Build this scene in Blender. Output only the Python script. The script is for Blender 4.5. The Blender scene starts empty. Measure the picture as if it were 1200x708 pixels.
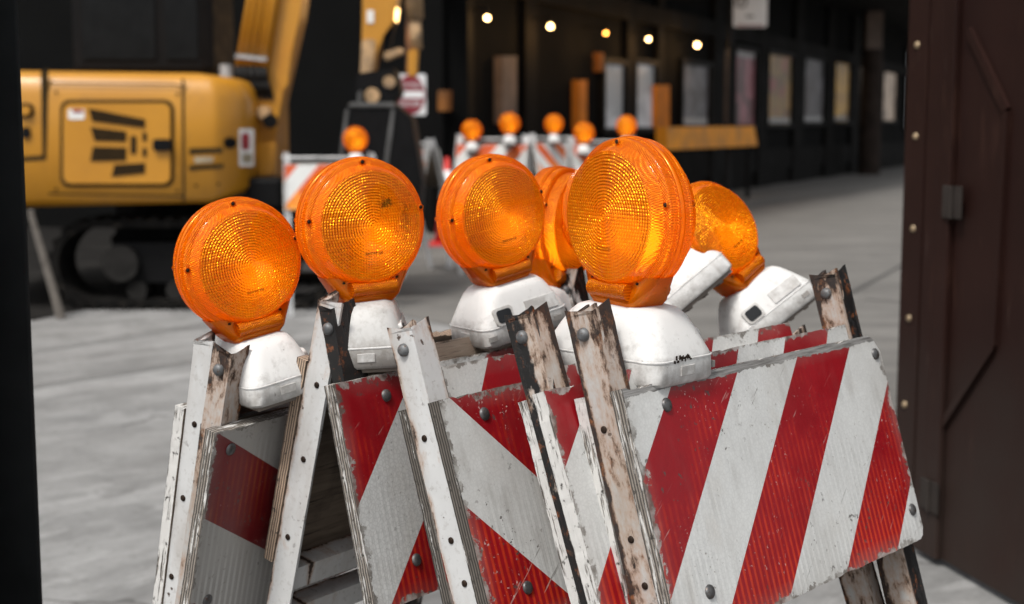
import bpy, bmesh, math, random
from mathutils import Vector, Matrix
R = math.radians
C = bpy.context.scene.collection
sc = bpy.context.scene
F = 1667.0; PITCH = math.atan((354-150)/F); CAMH = 1.25
CAM = Vector((0, 0, CAMH))

# ------------------------------------------------------------------ camera helpers
def ray(px, py):
    x = (px-600)/F; y = (354-py)/F
    return Vector((x, math.cos(PITCH)+y*math.sin(PITCH), -math.sin(PITCH)+y*math.cos(PITCH)))
def at(px, py, Y):
    r = ray(px, py); return CAM + r*(Y/r.y)
def on_plane(px, py, P, n):
    r = ray(px, py); return CAM + r*((P-CAM).dot(n)/r.dot(n))

# ------------------------------------------------------------------ object helpers
def link(name, bm, mats, parent=None, mw=None, smooth=False, label=None):
    me = bpy.data.meshes.new(name)
    bmesh.ops.recalc_face_normals(bm, faces=bm.faces[:])
    bm.to_mesh(me); bm.free()
    if not isinstance(mats, (list, tuple)): mats = [mats]
    for m in mats: me.materials.append(m)
    if smooth:
        for p in me.polygons: p.use_smooth = True
    o = bpy.data.objects.new(name, me); C.objects.link(o)
    put(o, parent, mw)
    if label: o['label'] = label
    return o
def put(o, parent, mw=None):
    mw = mw or Matrix.Identity(4)
    if parent:
        o.parent = parent
        o.matrix_basis = mw            # local to parent
    else: o.matrix_basis = mw
def smooth_by_angle(o, ang=35):
    me = o.data
    for p in me.polygons: p.use_smooth = True
    bm = bmesh.new(); bm.from_mesh(me)
    for e in bm.edges:
        if len(e.link_faces) == 2 and e.calc_face_angle(0) > R(ang): e.smooth = False
    bm.to_mesh(me); bm.free()
    return o
def tag(o, label=None, cat=None, group=None, kind=None):
    if label: o['label'] = label
    if cat: o['category'] = cat
    if group: o['group'] = group
    if kind: o['kind'] = kind
    return o
def thing(name, mw, label, cat, group=None):
    o = bpy.data.objects.new(name, None); C.objects.link(o)
    o.empty_display_size = .1
    o.matrix_basis = mw if isinstance(mw, Matrix) else Matrix.Translation(mw)
    return tag(o, label, cat, group)
def copy_tree(o, parent=None):
    c = o.copy(); C.objects.link(c)
    if parent: c.parent = parent
    for ch in [x for x in bpy.data.objects if x.parent == o]: copy_tree(ch, c)
    return c

def box(bm, x0, x1, y0, y1, z0, z1, mi=0, bev=0):
    vs = [bm.verts.new((x, y, z)) for x in (x0, x1) for y in (y0, y1) for z in (z0, z1)]
    fs = [bm.faces.new([vs[i] for i in q]) for q in
          ((0,1,3,2),(4,6,7,5),(0,4,5,1),(2,3,7,6),(0,2,6,4),(1,5,7,3))]
    for f in fs: f.material_index = mi
    if bev:
        es = list({e for f in fs for e in f.edges})
        bmesh.ops.bevel(bm, geom=es, offset=bev, segments=2, profile=.5, affect='EDGES')
    return fs
def prism(bm, pts, y0, y1, mi=(0, 0, 0), bev=0):
    """pts in local XZ, from y0 (front) to y1 (back); mi = front, side, back"""
    a = [bm.verts.new((x, y0, z)) for x, z in pts]; b = [bm.verts.new((x, y1, z)) for x, z in pts]
    f1 = bm.faces.new(a); f1.material_index = mi[0]
    f2 = bm.faces.new(b[::-1]); f2.material_index = mi[2]
    n = len(pts)
    for i in range(n):
        f = bm.faces.new((a[i], a[(i+1) % n], b[(i+1) % n], b[i])); f.material_index = mi[1]
    if bev:
        es = list({e for e in f1.edges})
        bmesh.ops.bevel(bm, geom=es, offset=bev, segments=2, profile=.5, affect='EDGES')
def poly3(bm, pts, d, mi=0):
    """3-D polygon thickened by vector d"""
    a = [bm.verts.new(p) for p in pts]; b = [bm.verts.new(Vector(p)+d) for p in pts]
    n = len(pts)
    fs = [bm.faces.new(a), bm.faces.new(b[::-1])]
    for i in range(n): fs.append(bm.faces.new((a[i], a[(i+1) % n], b[(i+1) % n], b[i])))
    for f in fs: f.material_index = mi
    return fs
def tube(bm, p0, p1, r0, r1=None, seg=12, cap=True):
    p0 = Vector(p0); p1 = Vector(p1); r1 = r0 if r1 is None else r1
    d = (p1-p0).normalized()
    a = d.orthogonal().normalized(); b = d.cross(a)
    A = [bm.verts.new(p0+(a*math.cos(t)+b*math.sin(t))*r0) for t in [2*math.pi*i/seg for i in range(seg)]]
    B = [bm.verts.new(p1+(a*math.cos(t)+b*math.sin(t))*r1) for t in [2*math.pi*i/seg for i in range(seg)]]
    for i in range(seg): bm.faces.new((A[i], A[(i+1) % seg], B[(i+1) % seg], B[i]))
    if cap: bm.faces.new(A[::-1]); bm.faces.new(B)
def lathe(bm, prof, seg=64, sgn=-1, cx=0, cz=0, a0=0, mi=0):
    """prof (r, y) about the local Y axis; y multiplied by sgn"""
    rings = []
    for r, y in prof:
        if r < 1e-6: rings.append([bm.verts.new((cx, sgn*y, cz))])
        else: rings.append([bm.verts.new((cx+r*math.cos(2*math.pi*i/seg+a0), sgn*y, cz+r*math.sin(2*math.pi*i/seg+a0))) for i in range(seg)])
    for A, B in zip(rings, rings[1:]):
        for i in range(seg):
            j = (i+1) % seg
            if len(B) == 1: f = bm.faces.new((A[i], A[j], B[0]))
            elif len(A) == 1: f = bm.faces.new((A[0], B[j], B[i]))
            else: f = bm.faces.new((A[i], A[j], B[j], B[i]))
            f.material_index = mi
def rrect(w, h, r, n=5, cx=0, cz=0):
    pts = []
    for sx, sz, a in ((1, 1, 0), (-1, 1, 90), (-1, -1, 180), (1, -1, 270)):
        for i in range(n+1):
            t = R(a+90*i/n)
            pts.append((cx+sx*(w/2-r)+r*math.cos(t), cz+sz*(h/2-r)+r*math.sin(t)))
    return pts

# ------------------------------------------------------------------ material helpers
class NT:
    def __init__(s, name):
        m = bpy.data.materials.new(name); m.use_nodes = True
        s.m = m; s.t = m.node_tree; s.t.nodes.clear()
        s.out = s.t.nodes.new('ShaderNodeOutputMaterial')
    def n(s, typ, ins=None, **kw):
        nd = s.t.nodes.new(typ)
        for k, v in kw.items(): setattr(nd, k, v)
        for k, v in (ins or {}).items():
            sock = nd.inputs[k]
            if hasattr(v, 'is_linked') or isinstance(v, bpy.types.NodeSocket): s.t.links.new(v, sock)
            else: sock.default_value = v
        return nd
    def math(s, op, a, b=None, c=None, clamp=False):
        ins = {0: a}
        if b is not None: ins[1] = b
        if c is not None: ins[2] = c
        return s.n('ShaderNodeMath', ins, operation=op, use_clamp=clamp).outputs[0]
    def obj(s):
        return s.n('ShaderNodeTexCoord').outputs['Object']
    def xyz(s, v):
        o = s.n('ShaderNodeSeparateXYZ', {0: v}).outputs; return o[0], o[1], o[2]
    def rnd(s, v, amt=20.0):
        r = s.n('ShaderNodeObjectInfo').outputs['Random']
        q = s.math('MULTIPLY', r, amt)
        return s.n('ShaderNodeVectorMath', {0: v, 1: s.n('ShaderNodeCombineXYZ', {0: q, 1: q, 2: q}).outputs[0]}, operation='ADD').outputs[0]
    def scale(s, v, sx, sy, sz):
        return s.n('ShaderNodeVectorMath', {0: v, 1: (sx, sy, sz)}, operation='MULTIPLY').outputs[0]
    def noise(s, v, scale, detail=4, rough=.55, dist=0):
        return s.n('ShaderNodeTexNoise', {'Vector': v, 'Scale': scale, 'Detail': detail, 'Roughness': rough, 'Distortion': dist}).outputs['Fac']
    def vor(s, v, scale, feature='F1'):
        return s.n('ShaderNodeTexVoronoi', {'Vector': v, 'Scale': scale}, feature=feature).outputs['Distance']
    def ramp(s, f, lo, hi, a=0.0, b=1.0):
        return s.n('ShaderNodeMapRange', {0: f, 1: lo, 2: hi, 3: a, 4: b}, clamp=True).outputs[0]
    def mix(s, f, a, b):
        nd = s.n('ShaderNodeMix', data_type='RGBA')
        for i, v in ((0, f), (6, a), (7, b)):
            if isinstance(v, bpy.types.NodeSocket): s.t.links.new(v, nd.inputs[i])
            else: nd.inputs[i].default_value = (v if i == 0 else (*v, 1) if len(v) == 3 else v)
        return nd.outputs[2]
    def bump(s, h, strength=.3, dist=.001, nrm=None):
        ins = {'Height': h, 'Strength': strength, 'Distance': dist}
        if nrm: ins['Normal'] = nrm
        return s.n('ShaderNodeBump', ins).outputs[0]
    def bsdf(s, color, rough=.5, metal=0, nrm=None, **kw):
        c = color if isinstance(color, bpy.types.NodeSocket) else (*color, 1)
        ins = {'Base Color': c, 'Roughness': rough, 'Metallic': metal}
        if nrm: ins['Normal'] = nrm
        ins.update(kw)
        return s.n('ShaderNodeBsdfPrincipled', ins).outputs[0]
    def end(s, sh):
        s.t.links.new(sh, s.out.inputs[0]); return s.m

def simple(name, col, rough=.6, metal=0, var=.25, scale=12, dirt_shade=None):
    t = NT(name); v = t.rnd(t.obj())
    a = t.noise(v, scale, 5); f = t.ramp(a, .35, .7)
    c = t.mix(f, tuple(x*(1-var) for x in col), tuple(min(1, x*(1+var*.6)) for x in col))
    if dirt_shade:
        d = t.ramp(t.noise(v, scale*2.3, 6, .65), .55, .68); c = t.mix(d, c, dirt_shade)
    return t.end(t.bsdf(c, t.ramp(a, .3, .7, max(0.05, rough-.1), min(1, rough+.1)), metal, t.bump(a, .15, .002), **{'Specular IOR Level': .5 if max(col) > .06 else .10}))

RED = (.30, .004, .010); WHITE = (.66, .67, .66)
def sheeting(name, ang, period, off, duty=.5, red=RED, white=WHITE, L=.61, H=.305, honey=.5, ribs=.6, wear=.5, bare=0):
    """reflective striped sheeting on a board: local X 0..L, Z 0..-H (downwards from top edge at 0)"""
    t = NT(name); o = t.obj(); x, y, z = t.xyz(o); v = t.rnd(o)
    s_ = t.math('ADD', t.math('MULTIPLY', x, math.cos(R(ang))), t.math('MULTIPLY', z, math.sin(R(ang))))
    fr = t.math('FRACT', t.math('ADD', t.math('DIVIDE', s_, period), off))
    isred = t.math('LESS_THAN', fr, duty)
    n1 = t.noise(v, 9, 6, .6); n2 = t.noise(v, 60, 4, .6); n3 = t.noise(t.scale(v, 1, 1, .25), 40, 4)
    # faint vertical ribs in the sheeting, with a painted glint stronger towards the bottom
    rib = t.math('SINE', t.math('MULTIPLY', x, 2*math.pi/.0115))
    rib = t.ramp(rib, -.1, .7)
    ribn = t.math('MULTIPLY', rib, t.math('MULTIPLY', t.ramp(t.math('ADD', n1, t.math('MULTIPLY', z, -1.1)), .58, .86), ribs))
    redc = t.mix(t.ramp(n1, .3, .75), tuple(k*.75 for k in red), tuple(k*1.15 for k in red))
    redc = t.mix(ribn, redc, (red[0]*2.4, red[1]*10+.025, red[2]*1.2))
    whc = t.mix(t.ramp(n1, .35, .7), tuple(k*1.0 for k in white), tuple(k*.80 for k in white))
    whc = t.mix(t.ramp(t.noise(t.scale(v, 1, 1, .45), 13, 5, .65), .52, .72, 0, .45*wear), whc, (.42, .36, .28)); whc = t.mix(t.math('MULTIPLY', ribn, .6), whc, (.80, .80, .79))
    cell = t.vor(t.n('ShaderNodeVectorMath', {0: o, 1: (1, 0, 1)}, operation='MULTIPLY').outputs[0], 170, 'DISTANCE_TO_EDGE')
    he = t.math('MULTIPLY', t.ramp(cell, .03, .17, 1, 0), honey*.38)
    whc = t.mix(he, whc, (.36, .36, .36)); redc = t.mix(t.math('MULTIPLY', he, .6), redc, (.2, .003, .006))
    c = t.mix(isred, whc, redc)
    cl = t.ramp(t.noise(t.scale(v, 1, 1, .7), 5, 5, .6), .5, .68, 0, .5*wear); c = t.mix(cl, c, t.mix(isred, (.40, .38, .35), (.13, .006, .008)))
    # chips: small pale nicks in the red and dark pits all over
    ch = t.math('MULTIPLY', t.ramp(t.noise(v, 170, 3, .6), .655, .685), t.ramp(t.noise(v, 6, 4, .6), .46, .60))
    c = t.mix(t.math('MULTIPLY', ch, .75*wear+.25), c, t.mix(isred, (.2, .18, .16), (.60, .46, .43)))
    scr = t.math('MULTIPLY', t.ramp(t.noise(t.scale(t.n('ShaderNodeVectorRotate', {'Vector': v, 'Axis': (0, 1, 0), 'Angle': .6}).outputs[0], 1, 1, 14), 9, 3, .6), .66, .69), t.ramp(t.noise(v, 5, 3), .48, .58))
    c = t.mix(t.math('MULTIPLY', scr, .7*wear+.2), c, t.mix(isred, (.18, .17, .16), (.52, .36, .33)))
    pits = t.math('MULTIPLY', t.ramp(t.noise(v, 75, 3, .7), .63, .665), t.ramp(t.noise(v, 7, 2), .47, .60))
    c = t.mix(t.math('MULTIPLY', pits, wear+.2), c, (.07, .06, .055))
    gr = t.math('MULTIPLY', t.ramp(n3, .54, .75), t.mix(isred, (.45*wear,)*3, (.07*wear,)*3))
    c = t.mix(gr, c, (.22, .20, .18))
    # worn rim
    ex = t.math('MINIMUM', x, t.math('SUBTRACT', L, x)); ez = t.math('MINIMUM', t.math('MULTIPLY', z, -1), t.math('ADD', z, H))
    ed = t.math('MINIMUM', ex, ez)
    rim = t.math('LESS_THAN', ed, t.math('MULTIPLY', t.ramp(t.noise(v, 38, 6, .72), .44, .85), .032*wear+.010))
    c = t.mix(t.math('MULTIPLY', rim, .85), c, t.mix(t.ramp(n2, .4, .6), (.10, .085, .07), (.42, .41, .39)))
    soft = t.math('MULTIPLY', t.ramp(ed, 0, .025, .3, 0), t.ramp(n1, .3, .6))
    c = t.mix(soft, c, (.24, .22, .20))
    if bare:
        bt = t.math('GREATER_THAN', t.math('ADD', z, t.math('MULTIPLY', t.math('SUBTRACT', n2, .5), .012)), -bare)
        gw = t.noise(t.scale(v, 2, 1, 40), 9, 6, .7)
        c = t.mix(bt, c, t.mix(t.ramp(gw, .35, .65), (.10, .095, .09), (.36, .355, .345)))
    h = t.math('ADD', t.math('MULTIPLY', ribn, .7), t.math('ADD', t.math('MULTIPLY', n2, .6), t.math('MULTIPLY', ch, -.5)))
    return t.end(t.bsdf(c, t.ramp(n1, .3, .7, .28, .5), 0, t.bump(h, .35, .0012), **{'Specular IOR Level': .45}))

def ply_edge(name, paint=.5, base=(.17, .15, .13)):
    t = NT(name); o = t.obj(); x, y, z = t.xyz(o); v = t.rnd(o)
    fib = t.noise(t.scale(v, 25, 220, 4), 4, 5, .65)
    lay = t.math('SINE', t.math('MULTIPLY', y, 2*math.pi/.0042))
    c = t.mix(t.ramp(t.math('ADD', lay, t.math('MULTIPLY', fib, 2)), .4, 1.9), tuple(k*.35 for k in base), tuple(k*1.7 for k in base))
    p = t.ramp(t.noise(t.scale(v, 1.5, 9, .8), 22, 6, .7), .62-.25*paint, .66-.25*paint)
    c = t.mix(p, c, (.62, .61, .59))
    c = t.mix(t.ramp(t.noise(v, 90, 4), .62, .7), c, (.04, .035, .03))
    h = t.math('ADD', fib, t.math('MULTIPLY', p, .5))
    return t.end(t.bsdf(c, .85, 0, t.bump(h, .8, .002)))
def wood(name, a, b, grain=(3, 40, 40)):
    t = NT(name); o = t.obj(); v = t.rnd(o)
    g = t.noise(t.scale(v, *grain), 3, 6, .65, .6)
    c = t.mix(t.ramp(g, .3, .7), a, b)
    c = t.mix(t.ramp(t.noise(t.scale(v, 4, 90, 90), 3, 4), .6, .68), c, tuple(k*.35 for k in a))
    c = t.mix(t.ramp(t.noise(v, 14, 5), .55, .7, 0, .6), c, tuple(k*.5 for k in a))
    return t.end(t.bsdf(c, .85, 0, t.bump(g, .6, .002)))

def iron(name, rust=.3, paint=(.58, .585, .585), black=.0, f1=.042, f2=.036):
    """painted angle iron, rust creeping from the edges and in streaks along the length"""
    t = NT(name); o = t.obj(); x, y, z = t.xyz(o); v = t.rnd(o)
    n1 = t.noise(v, 16, 6, .65); n2 = t.noise(t.scale(v, 1, 1, .4), 48, 7, .72); n3 = t.noise(v, 120, 4, .6)
    ed = t.math('MINIMUM', t.math('ABSOLUTE', t.math('SUBTRACT', y, f1)), t.math('ABSOLUTE', t.math('SUBTRACT', x, f2)))
    e = t.ramp(ed, 0, .009, .20, 0)
    top = t.ramp(z, -.03, .04, 0, .10)
    k = t.math('ADD', t.math('ADD', t.math('MULTIPLY', n2, .62), t.math('MULTIPLY', n1, .42)), t.math('ADD', e, top))
    r = t.ramp(k, .80-.33*rust, .87-.33*rust)
    halo = t.ramp(k, .69-.33*rust, .86-.33*rust, 0, .75)
    pc = t.mix(t.ramp(n1, .3, .7), tuple(q*.86 for q in paint), paint)
    pc = t.mix(t.ramp(n3, .56, .68, 0, .35), pc, (.30, .28, .26))
    pc = t.mix(halo, pc, (.34, .17, .07)); pc = t.mix(t.ramp(t.noise(t.scale(v, 1, 1, .3), 14, 4, .6), .50, .72, 0, .25+.35*rust), pc, (.21, .15, .10))
    rc = t.mix(t.ramp(t.noise(v, 38, 5, .7), .52, .62), (.020, .013, .011), (.20, .075, .025)); rc = t.mix(t.ramp(n3, .42, .6), rc, (.05, .024, .014)) if True else t.mix(t.ramp(n3, .35, .65), (.020, .013, .011), (.13, .050, .020))
    rc = t.mix(t.ramp(t.noise(v, 45, 4), .5, .62), rc, (.025, .019, .017))
    c = t.mix(r, pc, rc)
    if black:
        bk = t.ramp(t.noise(t.scale(v, 1, 1, .5), 26, 5, .65), .61, .67, 0, 1)
        bl = t.mix(t.ramp(t.noise(v, 60, 6, .72), .56, .64), (.007, .0065, .0065), (.15, .05, .018))
        if black > .5: c = t.mix(bk, bl, c)
        elif black < .3: c = t.mix(t.ramp(t.math('ADD', x, t.math('MULTIPLY', n1, .004)), .005, .008), c, bl)
        else: c = t.mix(t.math('MULTIPLY', t.ramp(t.math('ADD', y, t.math('MULTIPLY', n1, .03)), .030, .033), t.math('SUBTRACT', 1, bk)), c, bl)
    spots = t.math('MULTIPLY', t.ramp(t.noise(v, 70, 4, .65), .635, .67), t.ramp(t.noise(v, 11, 3), .42, .58, .1, .95))
    c = t.mix(spots, c, (.05, .028, .018))
    h = t.math('ADD', t.math('MULTIPLY', r, t.math('SUBTRACT', n3, .9)), t.math('MULTIPLY', n1, .2))
    return t.end(t.bsdf(c, t.ramp(r, 0, 1, .42, .9), 0, t.bump(h, .6, .0015)))

def amber(name, rings=True, spot=None, deep=1.0):
    """moulded amber plastic: ring and grid prisms inside the round lens, fine cross ribs on the flange"""
    t = NT(name); o = t.obj(); x, y, z = t.xyz(o); v = t.rnd(o)
    rr = t.math('SQRT', t.math('ADD', t.math('POWER', x, 2), t.math('POWER', z, 2)))
    n1 = t.noise(v, 22, 4); n2 = t.noise(v, 160, 3)
    ins = t.ramp(rr, .0742, .0750, 1, 0)
    P = .0040
    sc1 = t.math('SINE', t.math('MULTIPLY', rr, 2*math.pi/.0038))
    gx = t.math('ABSOLUTE', t.math('SINE', t.math('MULTIPLY', x, math.pi/P)))
    gz = t.math('ABSOLUTE', t.math('SINE', t.math('MULTIPLY', z, math.pi/P)))
    grid = t.math('MULTIPLY', gx, gz)
    fx = t.math('ABSOLUTE', t.math('SINE', t.math('MULTIPLY', t.math('ADD', x, z), math.pi/.0034)))
    fz = t.math('ABSOLUTE', t.math('SINE', t.math('MULTIPLY', t.math('SUBTRACT', x, z), math.pi/.0034)))
    out = t.math('MULTIPLY', fx, fz)
    h = t.math('ADD', t.math('MULTIPLY', ins, t.math('ADD', t.math('MULTIPLY', sc1, .50), t.math('MULTIPLY', grid, .7))),
               t.math('MULTIPLY', t.math('SUBTRACT', 1, ins), t.math('MULTIPLY', out, .75)))
    nb = t.bump(h, .85, .0012) if rings else t.bump(n1, .15, .0008)
    # every little prism is tilted a touch differently
    cid = t.n('ShaderNodeCombineXYZ', {0: t.math('FLOOR', t.math('DIVIDE', x, P)), 2: t.math('FLOOR', t.math('DIVIDE', z, P))}).outputs[0]
    wn = t.n('ShaderNodeTexWhiteNoise', {'Vector': cid}, noise_dimensions='3D').outputs['Color']
    tilt = t.n('ShaderNodeVectorMath', {0: t.n('ShaderNodeVectorMath', {0: wn, 1: (.5, .5, .5)}, operation='SUBTRACT').outputs[0], 1: (.38, .38, .38)}, operation='MULTIPLY').outputs[0]
    nf = t.n('ShaderNodeVectorMath', {0: t.n('ShaderNodeVectorMath', {0: nb, 1: tilt}, operation='ADD').outputs[0]}, operation='NORMALIZE').outputs[0]
    cell = t.ramp(t.math('ADD', t.math('MULTIPLY', grid, .8), t.math('MULTIPLY', sc1, .3)), -.1, .75)
    col = t.mix(t.ramp(n1, .35, .7), (.95*deep, .195*deep, .0002), (1.0*deep, .275*deep, .0003))
    if rings:
        k = t.mix(ins, out, cell) if False else t.math('ADD', t.math('MULTIPLY', ins, cell), t.math('MULTIPLY', t.math('SUBTRACT', 1, ins), t.ramp(out, 0, .6, .4, 1)))
        col = t.mix(t.math('MULTIPLY', t.math('SUBTRACT', 1, k), .5), col, t.mix(ins, (.92, .19, .0004), (.70, .10, .0004)))
    g = t.ramp(t.noise(v, 48, 5, .7), .60, .72, 0, .5)
    col = t.mix(g, col, (.36, .07, .004))
    if spot:
        d = t.n('ShaderNodeVectorMath', {0: t.n('ShaderNodeCombineXYZ', {0: x, 2: t.math('MULTIPLY', z, 1.9)}).outputs[0], 1: (spot[0], 0, spot[1]*1.9)}, operation='DISTANCE').outputs['Value']
        dd = t.ramp(t.math('ADD', d, t.math('MULTIPLY', t.math('SUBTRACT', n2, .5), .03)), .006, .016, .97, 0)
        d2 = t.n('ShaderNodeVectorMath', {0: t.n('ShaderNodeCombineXYZ', {0: t.math('MULTIPLY', x, 2.2), 2: z}).outputs[0], 1: (.052*2.2, 0, .005)}, operation='DISTANCE').outputs['Value']
        d2 = t.ramp(t.math('ADD', d2, t.math('MULTIPLY', t.math('SUBTRACT', n2, .5), .07)), .010, .022, .6, 0)
        col = t.mix(d2, col, (.22, .03, .002)); col = t.mix(dd, col, (.02, .010, .008))
    tan = t.n('ShaderNodeTangent', direction_type='RADIAL', axis='Y').outputs[0]
    p = t.bsdf(col, .3, 0, nb, **{'Coat Weight': .9, 'Coat Roughness': .04, 'Coat IOR': 1.5, 'Specular IOR Level': .2})
    tr = t.n('ShaderNodeBsdfTranslucent', {'Color': col, 'Normal': nb}).outputs[0]
    gc = t.mix(t.math('MULTIPLY', ins, cell), (1, .36, .004), (1, .50, .014)) if rings else (1, .36, .005, 1)
    gl = t.n('ShaderNodeBsdfAnisotropic', {'Color': gc, 'Roughness': .22, 'Anisotropy': .7 if rings else .0, 'Tangent': tan, 'Normal': nf if rings else nb}).outputs[0]
    rf = t.n('ShaderNodeBsdfRefraction', {'Color': (1, .34, .008, 1), 'Roughness': .06, 'IOR': 1.3, 'Normal': nb}).outputs[0]
    m1 = t.n('ShaderNodeMixShader', {0: .55, 1: p, 2: tr}).outputs[0]
    m2 = t.n('ShaderNodeMixShader', {0: t.math('ADD', .24, t.math('MULTIPLY', ins, .20)) if rings else .16, 1: m1, 2: gl}).outputs[0]
    m3 = t.n('ShaderNodeMixShader', {0: t.ramp(ins, 0, 1, .24, .05) if rings else .18, 1: m2, 2: rf}).outputs[0]
    return t.end(m3)
def plastic(name, base=(.70, .70, .69), grime=.55):
    t = NT(name); o = t.obj(); x, y, z = t.xyz(o); v = t.rnd(o)
    n1 = t.noise(v, 14, 6, .65); n2 = t.noise(v, 70, 5, .7); n3 = t.noise(v, 150, 3)
    c = t.mix(t.ramp(n1, .3, .7), tuple(k*.9 for k in base), base)
    low = t.ramp(z, 0, .05, .18, 0)
    c = t.mix(t.math('MULTIPLY', t.ramp(t.math('ADD', t.math('MULTIPLY', t.math('ADD', n2, n1), .5), low), .60-.14*grime, .80-.14*grime), min(1, .4+grime*.4)), c, (.22, .20, .18))
    c = t.mix(t.math('MULTIPLY', t.math('MULTIPLY', t.ramp(n3, .66, .70), t.ramp(n1, .45, .6)), .7), c, (.12, .10, .09)); run = t.noise(t.scale(v, 1, 1, .12), 60, 4, .6); c = t.mix(t.math('MULTIPLY', t.ramp(run, .54, .7), t.ramp(z, .075, .0, .0, .45)), c, (.30, .27, .24))
    c = t.mix(t.ramp(n1, .58, .75, 0, grime*.9), c, (.34, .33, .32))
    return t.end(t.bsdf(c, t.ramp(n1, .3, .7, .35, .55), 0, t.bump(n2, .25, .0008), **{'Subsurface Weight': 0.0}))
def emit(name, col, s):
    t = NT(name); return t.end(t.n('ShaderNodeEmission', {0: (*col, 1), 1: s}).outputs[0])

M = {}
M['edge'] = ply_edge('plywood_edge', .35); M['edge_white'] = ply_edge('painted_plywood_edge', .85)
M['edge_dark'] = ply_edge('dark_plywood_edge', .1, (.08, .07, .06))
M['edge_raw'] = ply_edge('raw_plywood_edge', -.2, (.30, .22, .16))
M['back_wood'] = wood('bare_plywood', (.10, .075, .055), (.20, .155, .115))
M['rail_wood'] = wood('weathered_rail_wood', (.22, .16, .115), (.42, .34, .27))
M['iron_clean'] = iron('iron_white', .32); M['iron_rust'] = iron('iron_rusty', .80, (.47, .465, .455))
M['iron_mid'] = iron('iron_worn', .58, (.52, .515, .50)); M['iron_black'] = iron('iron_black', .5, (.6, .58, .56), .97)
M['iron_right'] = iron('iron_black_flange', .85, (.47, .465, .455), .2); M['iron_dark'] = iron('iron_half_black', .74, (.52, .50, .475), .35)
M['bolt'] = simple('bolt_steel', (.12, .12, .122), .45, .6, .4, 90, (.08, .04, .02))
M['zinc'] = simple('bolt_zinc', (.15, .155, .16), .55, .5, .3, 90, (.10, .06, .04))
M['amber'] = amber('amber_lens'); M['amber_spot'] = amber('amber_lens_scorched', True, (.022, .030))
M['amber_rim'] = amber('amber_rim', False, None, 1.0)
M['screw'] = simple('screw_dark', (.03, .02, .015), .5, .3)
M['case'] = plastic('lamp_case_white'); M['case_dirty'] = plastic('lamp_case_grimy', (.50, .50, .49), 1.0)
M['case_under'] = simple('lamp_case_under', (.20, .17, .145), .7)
M['black_rubber'] = simple('black_rubber', (.025, .027, .03), .5)

# ------------------------------------------------------------------ foreground barricades
def iron_bm(Lg, f1=.042, f2=.036, th=.0042, top=.036, notch=True):
    """L section: flange one in the YZ plane (holds the hinge bolt), flange two in the XZ plane (holds the board)"""
    bm = bmesh.new(); n = 26
    rng = random.Random(int(Lg*1000)+int(f1*1e4))
    def prof(z, j):
        e = lambda: rng.uniform(-.0006, .0006)*j
        return [(0, 0+e(), z), (f2+e(), 0, z), (f2+e(), th, z), (th, th, z), (th, f1+e(), z), (0, f1+e(), z)]
    rows = []
    for i in range(n+1):
        z = top-(top+Lg)*(i/n)**1.4
        rows.append([bm.verts.new(p) for p in prof(z, 1)])
    # slightly ragged, chamfered top
    for vtx, dz in zip(rows[0], (-.016, 0, -.001, -.016, -.004, -.002)): vtx.co.z += dz+rng.uniform(-.001, .001)
    for a, b in zip(rows, rows[1:]):
        for k in range(6): bm.faces.new((a[k], a[(k+1) % 6], b[(k+1) % 6], b[k]))
    bm.faces.new(rows[0]); bm.faces.new(rows[-1][::-1])
    return bm
def board_bm(L, H, th, seed, mi=(0, 1, 2), chips=(), jit=.0012):
    rng = random.Random(seed); pts = []
    def run(a, b, nrm):
        n = max(2, int((Vector(b)-Vector(a)).length/.007)); off = 0
        for i in range(n):
            p = Vector(a).lerp(Vector(b), i/n)
            if rng.random() < .05: off = rng.uniform(.001, .003)
            elif rng.random() < .35: off *= .3
            pts.append(tuple(p-Vector(nrm)*(off*(.35 if nrm[0] else 1)+rng.uniform(0, jit*(.5 if nrm[0] else 1)))))
    cs = [(0, 0), (L, 0), (L, -H), (0, -H)]
    nr = [(0, 1), (1, 0), (0, -1), (-1, 0)]
    for i in range(4): run(cs[i], cs[(i+1) % 4], nr[i])
    out = []
    for x, z in pts:
        for cx, cz, rad in chips:
            d = math.hypot(x-cx, z-cz)
            if d < rad:
                k = rad*(.75+.25*math.sin(x*900+z*700)); 
                dx, dz = (L/2-cx), (-H/2-cz); q = math.hypot(dx, dz)
                x += dx/q*(rad-d)*.55; z += dz/q*(rad-d)*.55
        out.append((x, z))
    bm = bmesh.new(); prism(bm, out, -th, 0, mi); return bm
def bolt_bm(r=.008, h=.006):
    bm = bmesh.new(); lathe(bm, [(r, 0), (r*.95, h*.45), (r*.7, h*.85), (r*.3, h), (0, h*1.02)], 16); return bm
def T(x, y, z): return Matrix.Translation((x, y, z))
PXm = Matrix.Rotation(R(-90), 4, 'Z')      # bolt axis -Y turned to face -X
G_BAR = 'striped barricades stacked together in the foreground'

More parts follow.
